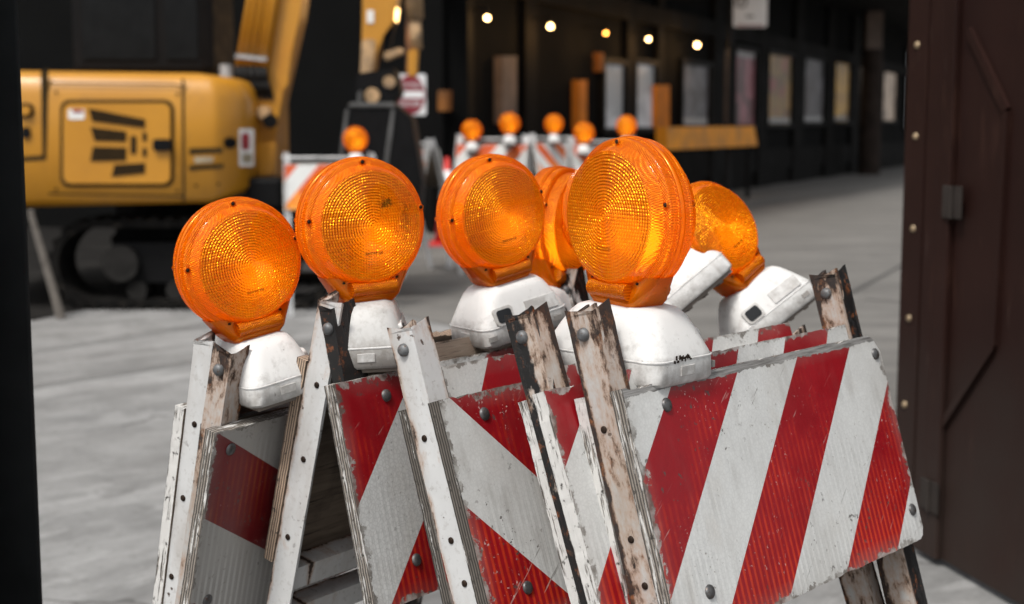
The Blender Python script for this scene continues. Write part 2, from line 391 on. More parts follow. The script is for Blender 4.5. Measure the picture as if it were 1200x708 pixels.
def barricade(label, H, yaw, tf, tr, front, rear, irons, L=.61, Hb=.305, s_b=.072, f1=.042, f2=.036, rear_gap=0,
              rail=None, inner=None, brace=None, chips=(), rear_drop=0.0, s_r=None, seed=1, lab={}, x0=-.004, f1r=None, cut=0):
    f1r = f1r or f1
    """H world position of the hinge at the left end; tf, tr tilt of front / rear frame in degrees (bottom towards the front normal)"""
    base = Vector((H.x, H.y, 0))
    top = thing('barricade', T(*base), label, 'barricade', G_BAR)
    def frame(tilt, gap=0, rot=0):
        return T(0, 0, H.z) @ Matrix.Rotation(R(yaw), 4, 'Z') @ Matrix.Rotation(R(-tilt), 4, 'X') @ T(0, gap, 0)
    def legs(Fm, tilt, m1, m2, dx, mirror, f1_):
        Lg = (H.z-.004)/math.cos(R(tilt))
        bm = iron_bm(Lg, f1_, f2 if not mirror else .036, notch=not mirror)
        if mirror:
            for v_ in bm.verts: v_.co.y = f1_-v_.co.y
        a = link('leg', bm, m1, top, Fm @ T(dx, 0, 0))
        b = bpy.data.objects.new('leg', a.data.copy()); C.objects.link(b); b.data.materials[0] = m2
        if cut:
            for v_ in b.data.vertices: v_.co.z = min(v_.co.z, .036-cut+v_.co.x*.3)
        put(b, top, Fm @ T(dx+L-.045, 0, 0))
        return a, b
    Ff = frame(tf); Fr = frame(tr, rear_gap)
    la = legs(Ff, tf, irons[0], irons[1], 0, False, f1); ra = legs(Fr, tr, irons[2], irons[3], .0065, True, f1r)
    if 'leg' in lab: la[0]['label'] = lab['leg']
    if 'rear_leg' in lab: ra[0]['label'] = lab['rear_leg']
    th = .019
    fb = link('board', board_bm(L, Hb, th, seed, chips=chips), front, top, Ff @ T(x0, -.0006, -s_b))
    rb = board_bm(L, Hb, .017, seed+50)
    rb_o = link('board', rb, rear, top, Fr @ T(.003, f1r+.0006+.017, -(s_r if s_r is not None else s_b)-rear_drop))
    if 'board' in lab: fb['label'] = lab['board']
    if 'rear_board' in lab: rb_o['label'] = lab['rear_board']
    if rail:
        x0, x1, z0, z1, yy, mt = rail
        link('top_rail', board_bm(x1-x0, z1-z0, .012, seed+90), mt, top, Ff @ T(x0, yy, -z0))
    if inner:
        link('inner_board', board_bm(L, Hb, .012, seed+70), inner, top, Fr @ T(.0, -.001, -s_b-.01))
    if brace:
        for zb, mt in brace:
            bm = bmesh.new(); box(bm, 0, L-.02, f1r-.034, f1r-.030, -.034, 0); box(bm, 0, L-.02, f1r-.0299, f1r, -.004, 0)
            link('brace', bm, mt, top, Fr @ T(.012, 0, zb))
    # hinge bolts and carriage bolts
    b0 = link('hinge_bolt', bolt_bm(.0085, .007), M['zinc'], top, Ff @ T(-.0003, f1*.5, 0) @ PXm, True)
    for mw, rr in ((Ff @ T(L-.045-.0003, f1*.5, 0) @ PXm, 1),)[:0 if cut else 1]:
        o = b0.copy(); C.objects.link(o); o.matrix_basis = mw
    c0 = link('carriage_bolt', bolt_bm(.0088, .0042), M['bolt'], top, Ff @ T(x0+.034, -.0196, -s_b-.03), True)
    for xx, zz in ((x0+.034, -s_b-Hb+.05), (L-.022, -s_b-.03), (L-.024, -s_b-Hb+.045)):
        o = c0.copy(); C.objects.link(o); o.matrix_basis = Ff @ T(xx, -.0196, zz)
    n0 = link('leg_bolt', bolt_bm(.0045, .002), M['screw'], top, Ff @ T(-.0003, f1*.55, -s_b-.042) @ PXm, True)
    for zz, yy in ((-.245, .02), (-.30, .015)):
        o = n0.copy(); C.objects.link(o); o.matrix_basis = Ff @ T(-.0003, yy, zz) @ PXm
    for zz, yy in ((-.09, f1r*.45), (-.20, .02), (-.32, .024)):
        o = n0.copy(); C.objects.link(o); o.matrix_basis = Fr @ T(.0062, yy, zz) @ PXm
    return top, Ff, Fr

def SH(name, *a, **k): return sheeting(name, *a, **k)
shA = SH('sheeting_a', -45, .205, .645, bare=.011, wear=.6)
BARS = {}
BARS['A'] = barricade('front barricade at the right, its wide striped board facing the camera',
    at(700, 388, 1.645), 48, 17, 16, [shA, M['edge'], M['back_wood']], [SH('sheeting_a_back', 40, .17, .3), M['edge_white'], M['back_wood']],
    [M['iron_rust'], M['iron_right'], M['iron_mid'], M['iron_rust']], chips=((.61, 0, .03), (.61, -.305, .016), (.62, -.10, .015)), seed=3,
    rail=(.038, .562, .05, .13, .0135, [SH('sheeting_a_rail', -35, .19, .45, L=.54, H=.08, wear=.3), M['edge'], M['back_wood']]))
BARS['C'] = barricade('barricade with dark rusted left leg squeezed in right behind the front board',
    at(627, 390, 1.70), 48, 20, 20, [SH('sheeting_c', -45, .205, .17, wear=.4), M['edge_white'], M['back_wood']], [SH('sheeting_c_back', 40, .17, .1), M['edge_white'], M['back_wood']],
    [M['iron_dark'], M['iron_rust'], M['iron_black'], M['iron_rust']], seed=7, x0=-.034, cut=.10,
    rail=(.038, .562, .045, .13, .0135, [SH('sheeting_c_rail', -35, .19, .1, L=.54, H=.085, wear=.3), M['edge'], M['back_wood']]))
BARS['B'] = barricade('barricade with clean white left leg and stripes falling to the right, mid stack',
    at(487, 406, 1.76), 50, 18.5, 17.5, [SH('sheeting_b', 45, .215, .934, wear=.8), M['edge_dark'], M['back_wood']], [SH('sheeting_b_back', 40, .17, .2), M['edge_dark'], M['back_wood']],
    [M['iron_clean'], M['iron_rust'], M['iron_mid'], M['iron_mid']], seed=11, cut=.10,
    rail=(.038, .562, .03, .12, .0135, [SH('sheeting_b_rail', -35, .25, .7, L=.54, H=.09, wear=.3), M['edge'], M['back_wood']]))
BARS['D'] = barricade('open barricade with black rusted front leg and white rear leg, bare plywood showing inside',
    at(392, 384, 1.87), 54, 13, -14, [SH('sheeting_d', -45, .2333, .0, honey=1.0), M['edge'], M['back_wood']], [M['back_wood'], M['edge_raw'], SH('sheeting_d_back', 40, .17, .2)],
    [M['iron_black'], M['iron_black'], M['iron_clean'], M['iron_mid']], seed=17, s_r=.062, x0=-.04, f1=.022, f1r=.042, f2=.048,
    rail=(.02, .60, .045, .075, .02, [M['rail_wood'], M['rail_wood'], M['rail_wood']]), brace=((-.365, M['iron_clean']), (-.43, M['iron_clean'])))
BARS['E'] = barricade('leftmost barricade of the stack, folded flat and leaning right with shaded board',
    at(268, 438, 1.87), 58, -13, -11, [SH('sheeting_e', 59, .213, .493, red=(.15, .006, .009), white=(.36, .35, .33)), M['edge'], M['back_wood']], [M['back_wood'], M['edge_white'], SH('sheeting_e_back', 40, .17, .2)],  # red and white darkened for grime and for the neighbouring barricade's shade
    [M['iron_rust'], M['iron_black'], M['iron_clean'], M['iron_clean']], seed=23, f1=.034, f2=.034, rear_gap=.04, x0=-.03, cut=.24,
    inner=[M['back_wood'], M['edge_dark'], M['back_wood']])

# ------------------------------------------------------------------ warning lights
RD = .0925
def lamp_half(sgn, mat):
    bm = bmesh.new()
    prof = [(.0930, .0030), (.0934, .0045), (.0932, .0062), (.0915, .0070), (.0912, .0120), (.0918, .0130), (.0916, .0165), (.0898, .0185), (.0885, .0190), (.0838, .0198), (.0826, .0210), (.0790, .0315), (.0770, .0345), (.0745, .0350)]
    for i in range(1, 9):
        r = .0745*(1-i/8); prof.append((r, .0350+.006*(1-(r/.0745)**2)))
    lathe(bm, prof, 72, sgn)
    return bm
def case_bm():
    bm = bmesh.new(); rows = []
    for w, d, z, r in ((.160, .106, 0, .018), (.166, .112, .004, .02), (.166, .112, .028, .022), (.163, .109, .034, .024), (.140, .095, .058, .026), (.122, .086, .074, .028), (.108, .076, .082, .028), (.085, .055, .0855, .02)):
        rows.append([bm.verts.new((x, y, z)) for x, y in rrect(w, d, min(r, d/2-.002), 6)])
    for a, b in zip(rows, rows[1:]):
        n = len(a)
        for i in range(n): bm.faces.new((a[i], a[(i+1) % n], b[(i+1) % n], b[i]))
    bm.faces.new(rows[0][::-1]); bm.faces.new(rows[-1])
    return bm
CZ = .190
def warning_light():
    top = thing('warning_light', Matrix.Identity(4), '', 'warning light', 'amber warning lights on the stacked barricades')
    smooth_by_angle(link('battery_case', case_bm(), M['case'], top), 40)
    bm = bmesh.new(); prism(bm, rrect(.170, .104, .03, 6), -.001, .0); 
    bmesh.ops.rotate(bm, verts=bm.verts, cent=(0, 0, 0), matrix=Matrix.Rotation(R(90), 3, 'X'))
    case = [x for x in bpy.data.objects if x.parent == top][0]
    for xx in (-.045, 0, .045):
        pass
    # underside tray with ribs
    bm = bmesh.new(); box(bm, -.074, .074, -.046, .046, -.006, -.0005)
    for xx in (-.05, -.017, .017, .05): box(bm, xx-.004, xx+.004, -.040, .040, -.0095, -.0062)
    link('base_plate', bm, M['case_under'], top)
    # switch window
    bm = bmesh.new(); prism(bm, rrect(.036, .028, .006), -.0015, .004, bev=.001)
    sw = link('switch_frame', bm, M['case'], case, T(-.042, -.0522, .044) @ Matrix.Rotation(R(-17), 4, 'X'))
    bm = bmesh.new(); prism(bm, rrect(.027, .020, .005), -.0028, -.0017, bev=.0005)
    link('switch', bm, M['black_rubber'], case, T(-.042, -.0522, .044) @ Matrix.Rotation(R(-17), 4, 'X'))
    for xx in (-.07, .055):
        bm = bmesh.new(); box(bm, -.007, .007, -.001, .003, -.004, .004); link('latch', bm, M['case_dirty'], case, T(xx, -.0562, .015))
    bm = bmesh.new(); A_ = [[bm.verts.new((x, y, z)) for x, y in rrect(w, d, .022, 6)] for w, d, z in ((.1655, .1115, .0275), (.1672, .1132, .0282), (.1672, .1132, .0296), (.1655, .1115, .0303))]
    for a, b in zip(A_, A_[1:]):
        for q in range(len(a)): bm.faces.new((a[q], a[(q+1) % len(a)], b[(q+1) % len(b)], b[q]))
    link('seam', bm, M['case'], case)
    for sx in (-1, 1):
        bm = bmesh.new(); box(bm, -.012, .012, -.0012, .002, -.006, .006, 0, .0006)
        link('latch', bm, M['case'], case, T(sx*.0832, 0, .016) @ Matrix.Rotation(R(90*sx), 4, 'Z'))
    bm = bmesh.new(); box(bm, -.030, .030, -.0006, .001, -.011, .011, 0, .0004)
    link('raised_panel', bm, M['case'], case, T(.030, -.0528, .0445) @ Matrix.Rotation(R(-17), 4, 'X'))
    # rim: the joint between both lenses
    bm = bmesh.new()
    lathe(bm, [(.0926, -.0035), (.0940, -.003), (.0942, 0), (.0940, .003), (.0926, .0035)], 72)
    link('rim', bm, M['amber_rim'], top, T(0, 0, CZ), True)
    for s_ in (-1, 1):
        o = link('lens', lamp_half(s_, None), M['amber'], top, T(0, 0, CZ)); smooth_by_angle(o, 28)
        for a in (91, 172, 12, 242, 298):
            bm = bmesh.new(); lathe(bm, [(.0042, .0188), (.0042, .0212), (.0034, .0220), (.0032, .0205), (0, .0203)], 14, s_, .0872*math.cos(R(a)), .0872*math.sin(R(a)))
            link('boss', bm, M['amber_rim'], o, None, True)
            bm = bmesh.new(); lathe(bm, [(.0026, .0206), (.0023, .0220), (0, .0222)], 10, s_, .0872*math.cos(R(a)), .0872*math.sin(R(a)))
            link('screw', bm, M['screw'], o, None, True)
        bm = bmesh.new(); box(bm, -.013, .013, s_*.0380-.0012, s_*.0380+.0012, -.0385, -.0355, 0, .0006)
        link('embossed_mark', bm, M['amber_rim'], o)
    # neck that carries the lens on the case
    bm = bmesh.new(); rows = []
    for w, d, z in ((.070, .050, .081), (.078, .054, .0855), (.090, .057, .092), (.104, .050, .103), (.132, .038, .122)):
        rows.append([bm.verts.new((x, y, z)) for x, y in rrect(w, d, .012, 5)])
    for a, b in zip(rows, rows[1:]):
        for i in range(len(a)): bm.faces.new((a[i], a[(i+1) % len(a)], b[(i+1) % len(a)], b[i]))
    bm.faces.new(rows[0][::-1]); bm.faces.new(rows[-1])
    smooth_by_angle(link('neck', bm, M['amber_rim'], top), 50)
    bm = bmesh.new()
    for s_ in (-1, 1): tube(bm, (-.034, s_*.027, .1035), (.034, s_*.027, .1035), .0105, seg=14)
    smooth_by_angle(link('neck_bar', bm, M['amber'], top), 50)
    L = bpy.data.lights.new('lamp_glow', 'POINT'); L.energy = LAMP_W; L.color = (1, .74, .42); L.shadow_soft_size = .028
    lo = bpy.data.objects.new('lamp_glow', L); C.objects.link(lo); lo.parent = top; lo.location = (.016, 0, CZ-.022)
    return top
LAMP_W = .12
proto = warning_light()
def lamp_mat(px, py, Y, face, roll, pitch=0):
    return T(*at(px, py, Y)) @ Matrix.Rotation(R(face), 4, 'Z') @ Matrix.Rotation(R(-roll), 4, 'Y') @ Matrix.Rotation(R(pitch), 4, 'X')
LAMPS = [  # px, py, distance, facing, lean left, lean back, scale, case turn
 (307, 458, 1.965, 38, 10, 0, .97, 90, 'leftmost amber warning light, clean round lens on a white case', None),
 (432, 420, 1.965, 32, 3, 0, .99, 62, 'amber warning light with scorched lens on a grimy grey case', 'dirty'),
 (598, 389, 2.16, 36, 11, 0, .97, 0, 'amber warning light standing on bare wooden rail, black switch on its white case', None),
 (634, 402, 2.34, 60, -17, 0, 1.06, 0, 'amber warning light seen edge-on between two round lenses', None),
 (734, 437, 1.76, -54, -1, 0, 1.04, 190, 'largest amber warning light, turned left, above the front striped board', None),
 (906, 378, 2.36, 22, 33, -14, .96, 0, 'tilted amber warning light farthest right, black switch on its leaning white case', None),
 (808, 353, 2.32, 18, 37, -18, 1, 180, 'tilted warning light whose lens hides behind the largest one, white case leaning right', None),
]
for i, (px, py, Y, fc, rl, pt, scl, cturn, lb, sp) in enumerate(LAMPS):
    lturn = 24 if i == 5 else 0
    o = proto if i == 0 else copy_tree(proto)
    o.matrix_basis = lamp_mat(px, py, Y, fc, rl, pt) @ Matrix.Scale(scl, 4); o['label'] = lb
    for ch in [x for x in bpy.data.objects if x.parent == o]:
        if lturn and not ch.name.startswith(('battery_case', 'base_plate')): ch.matrix_basis = Matrix.Rotation(R(lturn), 4, 'Z') @ ch.matrix_basis
        if i == 4 and ch.name.startswith('battery_case'):
            bm = bmesh.new(); rg = random.Random(4)
            for q in range(16):
                xx = -.014+q*.0019; zz = rg.uniform(-.003, .003); w_ = rg.uniform(.0006, .0014); h_ = rg.uniform(.001, .003)
                box(bm, xx-w_, xx+w_, -.0004, .0002, zz-h_, zz+h_)
            mk = link('ink_mark', bm, M['screw'], ch, T(-.0835, .010, .030) @ Matrix.Rotation(R(-90), 4, 'Z'))
        if ch.name.startswith(('battery_case', 'base_plate')): ch.matrix_basis = Matrix.Rotation(R(cturn), 4, 'Z') @ Matrix.Diagonal((1.1, 1.1, 1, 1) if i == 4 else (1, 1, 1, 1))
    if sp == 'dirty':
        for ch in [x for x in bpy.data.objects if x.parent == o]:
            if ch.name.startswith('battery_case'): ch.data = ch.data.copy(); ch.data.materials[0] = M['case_dirty']
            if ch.name.startswith('lens'): ch.data = ch.data.copy(); ch.data.materials[0] = M['amber_spot']

# ------------------------------------------------------------------ ground
t = NT('concrete'); o_ = t.obj(); x, y, z = t.xyz(o_)
ro = t.n('ShaderNodeVectorRotate', {'Vector': o_, 'Axis': (0, 0, 1), 'Angle': -.75}).outputs[0]
big = t.noise(o_, .5, 5, .6); mid = t.noise(t.scale(ro, .8, 1.3, 1), 2.2, 7, .72); fine = t.noise(o_, 35, 5, .65)
streak = t.noise(t.scale(ro, .8, 1.9, 1), 2.6, 7, .72, .8); blot = t.noise(o_, 5.5, 6, .7)
c = t.mix(t.ramp(mid, .36, .64), (.145, .145, .143), (.265, .265, .262))
c = t.mix(t.ramp(streak, .52, .62, 0, .6), c, (.34, .34, .337))
c = t.mix(t.ramp(big, .45, .6, 0, .5), c, (.15, .147, .142))
c = t.mix(t.ramp(blot, .56, .66, 0, .5), c, (.10, .098, .095))
crk = t.n('ShaderNodeTexVoronoi', {'Vector': t.n('ShaderNodeVectorMath', {0: o_, 1: t.n('ShaderNodeVectorMath', {0: t.n('ShaderNodeTexNoise', {'Vector': o_, 'Scale': 3.0, 'Detail': 5}).outputs['Color'], 1: (.5, .5, .5)}, operation='MULTIPLY').outputs[0]}, operation='ADD').outputs[0], 'Scale': .42}, feature='DISTANCE_TO_EDGE').outputs['Distance']
c = t.mix(t.ramp(crk, .002, .007, .7, 0), c, (.07, .068, .065))
c = t.mix(t.ramp(fine, .55, .72, 0, .45), c, (.10, .098, .095))
M['concrete'] = t.end(t.bsdf(c, .85, 0, t.bump(fine, .3, .004)))
bm = bmesh.new()
vs = [bm.verts.new(p) for p in ((-250, -120, 0), (250, -120, 0), (250, 320, 0), (-250, 320, 0))]; bm.faces.new(vs)
tag(link('pavement', bm, M['concrete']), 'light grey concrete pavement with worn streaks', kind='structure')
def ground_patch(name, px, mat, h, label):
    bm = bmesh.new(); bm.faces.new([bm.verts.new((*gpt(*q).xy, h)) for q in px])
    tag(link(name, bm, mat), label, kind='structure')
def gpt(px, py):
    r = ray(px, py); return CAM + r*(-CAM.z/r.z)
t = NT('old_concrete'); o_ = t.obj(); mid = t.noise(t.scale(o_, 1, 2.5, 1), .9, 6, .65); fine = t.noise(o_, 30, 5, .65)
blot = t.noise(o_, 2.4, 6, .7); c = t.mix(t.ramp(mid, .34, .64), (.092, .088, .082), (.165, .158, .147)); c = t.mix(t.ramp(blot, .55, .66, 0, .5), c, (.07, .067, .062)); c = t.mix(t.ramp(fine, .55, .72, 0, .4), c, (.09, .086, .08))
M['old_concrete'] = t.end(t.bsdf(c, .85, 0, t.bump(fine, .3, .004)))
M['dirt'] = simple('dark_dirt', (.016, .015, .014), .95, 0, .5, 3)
ground_patch('road', [(300, 332), (1500, 600), (2600, 500), (1500, 162), (240, 162)], M['old_concrete'], .004, 'older warm grey concrete roadway behind the barricades')  # darker tone stands in for the shade of deck and gate
ground_patch('dirt', [(-400, 425), (40, 376), (215, 339), (330, 288), (430, 235), (470, 205), (-400, 190)], M['dirt'], .008, 'dark dug-up dirt under the excavator')  # dark sheet drawn along the shadow edge under and behind the excavator
M['joint'] = simple('joint_tar', (.075, .072, .068), .9)
def gpt(px, py): 
    r = ray(px, py); return CAM + r*(-CAM.z/r.z)
def joint(p, q, w):
    a = gpt(*p); b = gpt(*q); d = (b-a).normalized(); n = Vector((-d.y, d.x, 0))*w/2
    bm = bmesh.new(); k = 14; L_ = []; 
    rng = random.Random(int(p[0]))
    for i in range(k+1):
        c_ = a.lerp(b, i/k)+n*rng.uniform(-.5, .5); L_.append((bm.verts.new((*(c_+n).xy, .012)), bm.verts.new((*(c_-n).xy, .012))))
    for u_, v_ in zip(L_, L_[1:]): bm.faces.new((u_[0], u_[1], v_[1], v_[0]))
    tag(link('pavement_joint', bm, M['joint']), kind='structure')
joint((995, 345), (1300, 180), .035)
joint((1015, 352), (1200, 366), .03)
joint((-60, 470), (420, 396), .022)
joint((-60, 430), (300, 372), .02)
joint((880, 243), (1120, 208), .10)

# ------------------------------------------------------------------ dark building under the elevated deck
P1 = Vector((2.7, 25, 0)); P2 = Vector((13.2, 48, 0)); fd = (P2-P1).normalized(); fn = Vector((fd.y, -fd.x, 0))   # fn faces the street
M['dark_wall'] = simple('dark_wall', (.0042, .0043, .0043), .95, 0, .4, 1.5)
M['dark_steel'] = simple('dark_steel', (.010, .010, .010), .75, 0, .4, 2)
A0 = P1-fd*8.5; A1 = P1+fd*52
bld = thing('building', A0, 'dark brick building with lit windows along the street under the deck', 'building')
inv = T(*(-A0))
def wpoly(name, pts, d, mat, parent=None):
    bm = bmesh.new(); poly3(bm, [p-(A0 if parent else Vector()) for p in pts], d); return link(name, bm, mat, parent)
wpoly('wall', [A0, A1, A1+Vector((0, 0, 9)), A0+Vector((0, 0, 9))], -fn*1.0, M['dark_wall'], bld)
def glass(name, cols, sc_, gl=.12, vert=1.0, em=0):  # reflections are put into the pane colours, em adds a glow
    t = NT(name); o = t.obj(); v = t.rnd(o)
    n = t.noise(t.scale(v, 1, 1, vert), sc_, 4, .6)
    c = cols[0]; 
    for i, cc in enumerate(cols[1:]):
        c = t.mix(t.ramp(n, .38+.12*i, .46+.12*i), c, cc)
    p = t.bsdf(c, .4, 0, **{'Specular IOR Level': .6})
    if em:
        e = t.n('ShaderNodeEmission', {0: c, 1: em}).outputs[0]
        p = t.n('ShaderNodeAddShader', {0: p, 1: e}).outputs[0]
    return t.end(p)
M['g_grey'] = glass('window_grey', [(.20, .21, .22), (.28, .29, .31), (.16, .17, .18)], 1.2, em=.30)
M['g_dim'] = glass('window_dim', [(.022, .021, .022), (.075, .072, .078), (.03, .025, .025)], 1.5, em=.2)
M['g_red'] = glass('window_red', [(.09, .028, .034), (.13, .05, .06), (.03, .015, .015)], 1.6, em=.3)
M['g_mix'] = glass('window_mixed', [(.13, .03, .035), (.045, .04, .02), (.15, .085, .03), (.04, .03, .03), (.11, .11, .125)], 3.0, em=.35)
M['g_ochre'] = glass('window_ochre', [(.05, .04, .03), (.22, .13, .03), (.10, .06, .03), (.04, .035, .03)], 2.6, em=.4)
M['g_tan'] = glass('window_tan', [(.20, .155, .12), (.28, .22, .17), (.09, .07, .055)], 2.4, em=.35)
M['frame_dark'] = simple('window_frame', (.008, .0075, .007), .6)
M['white_thing'] = simple('white_sill_light', (.42, .42, .42), .5)
def fpt(px, py, off=.0): return on_plane(px, py, P1+fn*off, fn)
WINS = [(703, 76, 727, 150, 'g_grey'), (740, 76, 763, 149, 'g_grey'), (795, 77, 827, 147, 'g_dim'), (857, 60, 881, 146, 'g_red'),
        (896, 65, 924, 145, 'g_mix'), (938, 70, 962, 143, 'g_dim'), (974, 74, 992, 142, 'g_ochre'), (1003, 78, 1012, 140, 'g_tan'), (1031, 82, 1047, 141, 'g_tan'), (1058, 62, 1072, 150, 'g_grey')]
for x0, y0, x1, y1, mt in WINS:
    q = [fpt(x0, y1), fpt(x1, y1), fpt(x1, y0), fpt(x0, y0)]
    zt = (q[2].z+q[3].z)/2; zb = (q[0].z+q[1].z)/2
    l = Vector((q[0].x, q[0].y, 0)); r_ = Vector((q[1].x, q[1].y, 0))
    w = (r_-l).length; O = l-A0+Vector((0, 0, zb))
    mw = T(*O) @ Matrix((( fd.x, -fn.x, 0, 0), (fd.y, -fn.y, 0, 0), (0, 0, 1, 0), (0, 0, 0, 1)))
    h = zt-zb; fwd = .09
    bm = bmesh.new()
    for a in ((-fwd, 0, 0, h), (w, w+fwd, 0, h), (-fwd, w+fwd, h, h+fwd), (-fwd, w+fwd, -fwd, 0)): box(bm, a[0], a[1], -.10, .05, a[2], a[3])
    wf = link('window', bm, M['frame_dark'], bld, mw)
    bm = bmesh.new(); box(bm, 0, w, -.03, .03, 0, h); link('pane', bm, M[mt], wf)
    if mt in ('g_mix', 'g_dim', 'g_ochre', 'g_red'):
        bm = bmesh.new(); box(bm, .02, w-.02, -.036, -.0305, (h-.12) if mt == 'g_red' else .02, h-.01 if mt == 'g_red' else .13); link('light_strip', bm, M['white_thing'], wf)
# stone pilasters; the ochre strips are painted as warm lamp glow
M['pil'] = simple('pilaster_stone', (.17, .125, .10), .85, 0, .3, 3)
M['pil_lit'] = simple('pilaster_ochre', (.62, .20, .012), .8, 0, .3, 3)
def strip(name, x0, y0, x1, y1, mat, dep=.12, parent=bld):
    q = [fpt(x0, y1), fpt(x1, y1), fpt(x1, y0), fpt(x0, y0)]
    return wpoly(name, q, fn*dep, mat, parent)
strip('pilaster', 579, 66, 596, 145, M['pil']); strip('pilaster', 670, 94, 679, 152, M['pil_lit']); strip('pilaster', 762, 100, 777, 152, M['pil_lit'])
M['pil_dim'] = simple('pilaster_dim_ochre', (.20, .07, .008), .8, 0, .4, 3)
strip('pilaster', 513, 106, 519, 130, M['pil_dim']); strip('pilaster', 695, 62, 699, 84, M['pil_dim']); strip('pilaster', 845, 57, 850, 146, M['pil'])  # dim ochre strips stand for fainter lamp glows, the last is stone
# columns between the windows, plinth and beam
M['col_steel'] = simple('column_steel', (.0055, .005, .0045), .8, 0, .4, 2)
for x0, x1 in ((532, 545), (608, 622), (728, 739), (764, 771), (830, 842), (884, 893), (926, 936), (964, 972), (994, 1001)):
    q = [fpt(x0, 150), fpt(x1, 150)]
    l = Vector((q[0].x, q[0].y, 0)); r_ = Vector((q[1].x, q[1].y, 0))
    wpoly('column', [l, r_, r_+Vector((0, 0, 4.29)), l+Vector((0, 0, 4.29))], fn*.10, M['col_steel'], bld)
    m_ = (r_-l)*.35
    wpoly('column_base', [l-m_, r_+m_, r_+m_+Vector((0, 0, .35)), l-m_+Vector((0, 0, .35))], fn*.15, M['col_steel'], bld)
a_ = fpt(500, 150); b_ = fpt(1120, 150); a_.z = b_.z = 0
for z0, z1, dd in ((0, .8, .07), (2.95, 3.25, .12)):
    wpoly('plinth' if z0 == 0 else 'beam', [a_+Vector((0, 0, z0)), b_+Vector((0, 0, z0)), b_+Vector((0, 0, z1)), a_+Vector((0, 0, z1))], fn*dd, M['col_steel'], bld)
# deck overhead
bm = bmesh.new()
q0 = A0-fd*2
poly3(bm, [q0+Vector((0, 0, 4.3)), A1+Vector((0, 0, 4.3)), A1+fn*2.4+Vector((0, 0, 4.3)), q0+fn*2.4+Vector((0, 0, 4.3))], Vector((0, 0, .7)))
tag(link('elevated_deck', bm, M['dark_steel']), 'dark steel deck of the elevated line above the street', 'bridge')
# side wall closing the street on the left
bm = bmesh.new()
B0 = A0+Vector((.3, .1, 0)); B1 = Vector((-22, 19.5, 0))
d_ = (B1-B0).normalized(); n_ = Vector((d_.y, -d_.x, 0))
poly3(bm, [B0, B1, B1+Vector((0, 0, 8)), B0+Vector((0, 0, 8))], n_*.6)
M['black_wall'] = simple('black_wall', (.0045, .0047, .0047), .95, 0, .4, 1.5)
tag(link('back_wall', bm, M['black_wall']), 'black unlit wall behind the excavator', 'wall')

# wall lamps
M['bulb'] = emit('bulb_warm', (1, .60, .23), 15); M['bulb_o'] = emit('bulb_orange', (1, .36, .06), 12)
WL = [(571, 21, .075, 'bulb', 'wall lamp farthest left above the stone pilaster'), (645, 31, .085, 'bulb', 'second wall lamp from the left on the dark building'),
      (710, 39, .06, 'bulb_o', 'dim orange wall lamp, smallest on the dark building'), (760, 46, .075, 'bulb', 'wall lamp above the ochre pilaster'), (817, 53, .10, 'bulb', 'wall lamp farthest right, above the yellow barrier')]
for px, py, r_, mt, lb in WL:
    p = fpt(px, py, .35)
    w = thing('wall_lamp', p, lb, 'lamp', 'lit lamps along the dark building')
    bm = bmesh.new(); bmesh.ops.create_uvsphere(bm, u_segments=16, v_segments=10, radius=r_*.38); link('bulb', bm, M[mt], w, None, True)
    bm = bmesh.new(); tube(bm, (0, 0, r_*.6), (0, 0, r_*.6+.08), .035, .02); tube(bm, (0, 0, r_*.6+.06), Vector((0, 0, r_*.6+.06))-fn*.35, .012); link('bracket', bm, M['dark_steel'], w)
    L = bpy.data.lights.new('lamp_light', 'POINT'); L.energy = 10 if mt == 'bulb' else 7; L.color = (1, .55, .2); L.shadow_soft_size = .08
    lo = bpy.data.objects.new('lamp_light', L); C.objects.link(lo); lo.parent = w; lo.location = fn*.12-Vector((0, 0, .12))
# panel under the windows, its orange painted as lamplight on a low wall
M['yellow_bar'] = simple('yellow_barrier_paint', (.80, .30, .006), .55, 0, .3, 3)
q = [fpt(782, 176, 1.3), fpt(888, 171, 1.3), fpt(884, 148, 1.3), fpt(782, 149, 1.3)]
g0 = Vector((q[0].x, q[0].y, 0)); g1 = Vector((q[1].x, q[1].y, 0))
yb = thing('barrier', (g0+g1)/2, 'long yellow barrier panel standing in front of the dark building', 'barrier')
mid_ = (g0+g1)/2
bm = bmesh.new(); poly3(bm, [p-mid_ for p in q], -fn*.18); link('panel', bm, M['yellow_bar'], yb)  # panel stands in for lamplight on a low wall
for g in (g0.lerp(g1, .06), g0.lerp(g1, .5), g0.lerp(g1, .94)):
    bm = bmesh.new(); tube(bm, g-mid_-fn*.09, g-mid_-fn*.09+Vector((0, 0, .95)), .04); link('post', bm, M['dark_steel'], yb)  # posts added only to carry the lamplight panel

# pillar, sign posts
M['pillar'] = simple('pillar_brown', (.19, .14, .115), .8, 0, .35, 2); M['pillar_low'] = simple('pillar_wrap', (.035, .026, .022), .8, 0, .4, 3)
pb = gpt(1018, 205)
pl = thing('pillar', pb, 'tall brown steel pillar with dark wrapped foot by the windows', 'pillar')
s_ = pb.y/F
bm = bmesh.new(); box(bm, -9*s_, 9*s_, -9*s_, 9*s_, 1.25+90*s_, 4.29); link('upper_shaft', bm, M['pillar'], pl)
bm = bmesh.new(); tube(bm, (0, 0, 0), (0, 0, 1.25+90*s_), 13*s_, 12*s_, 16); link('foot_wrap', bm, M['pillar_low'], pl)

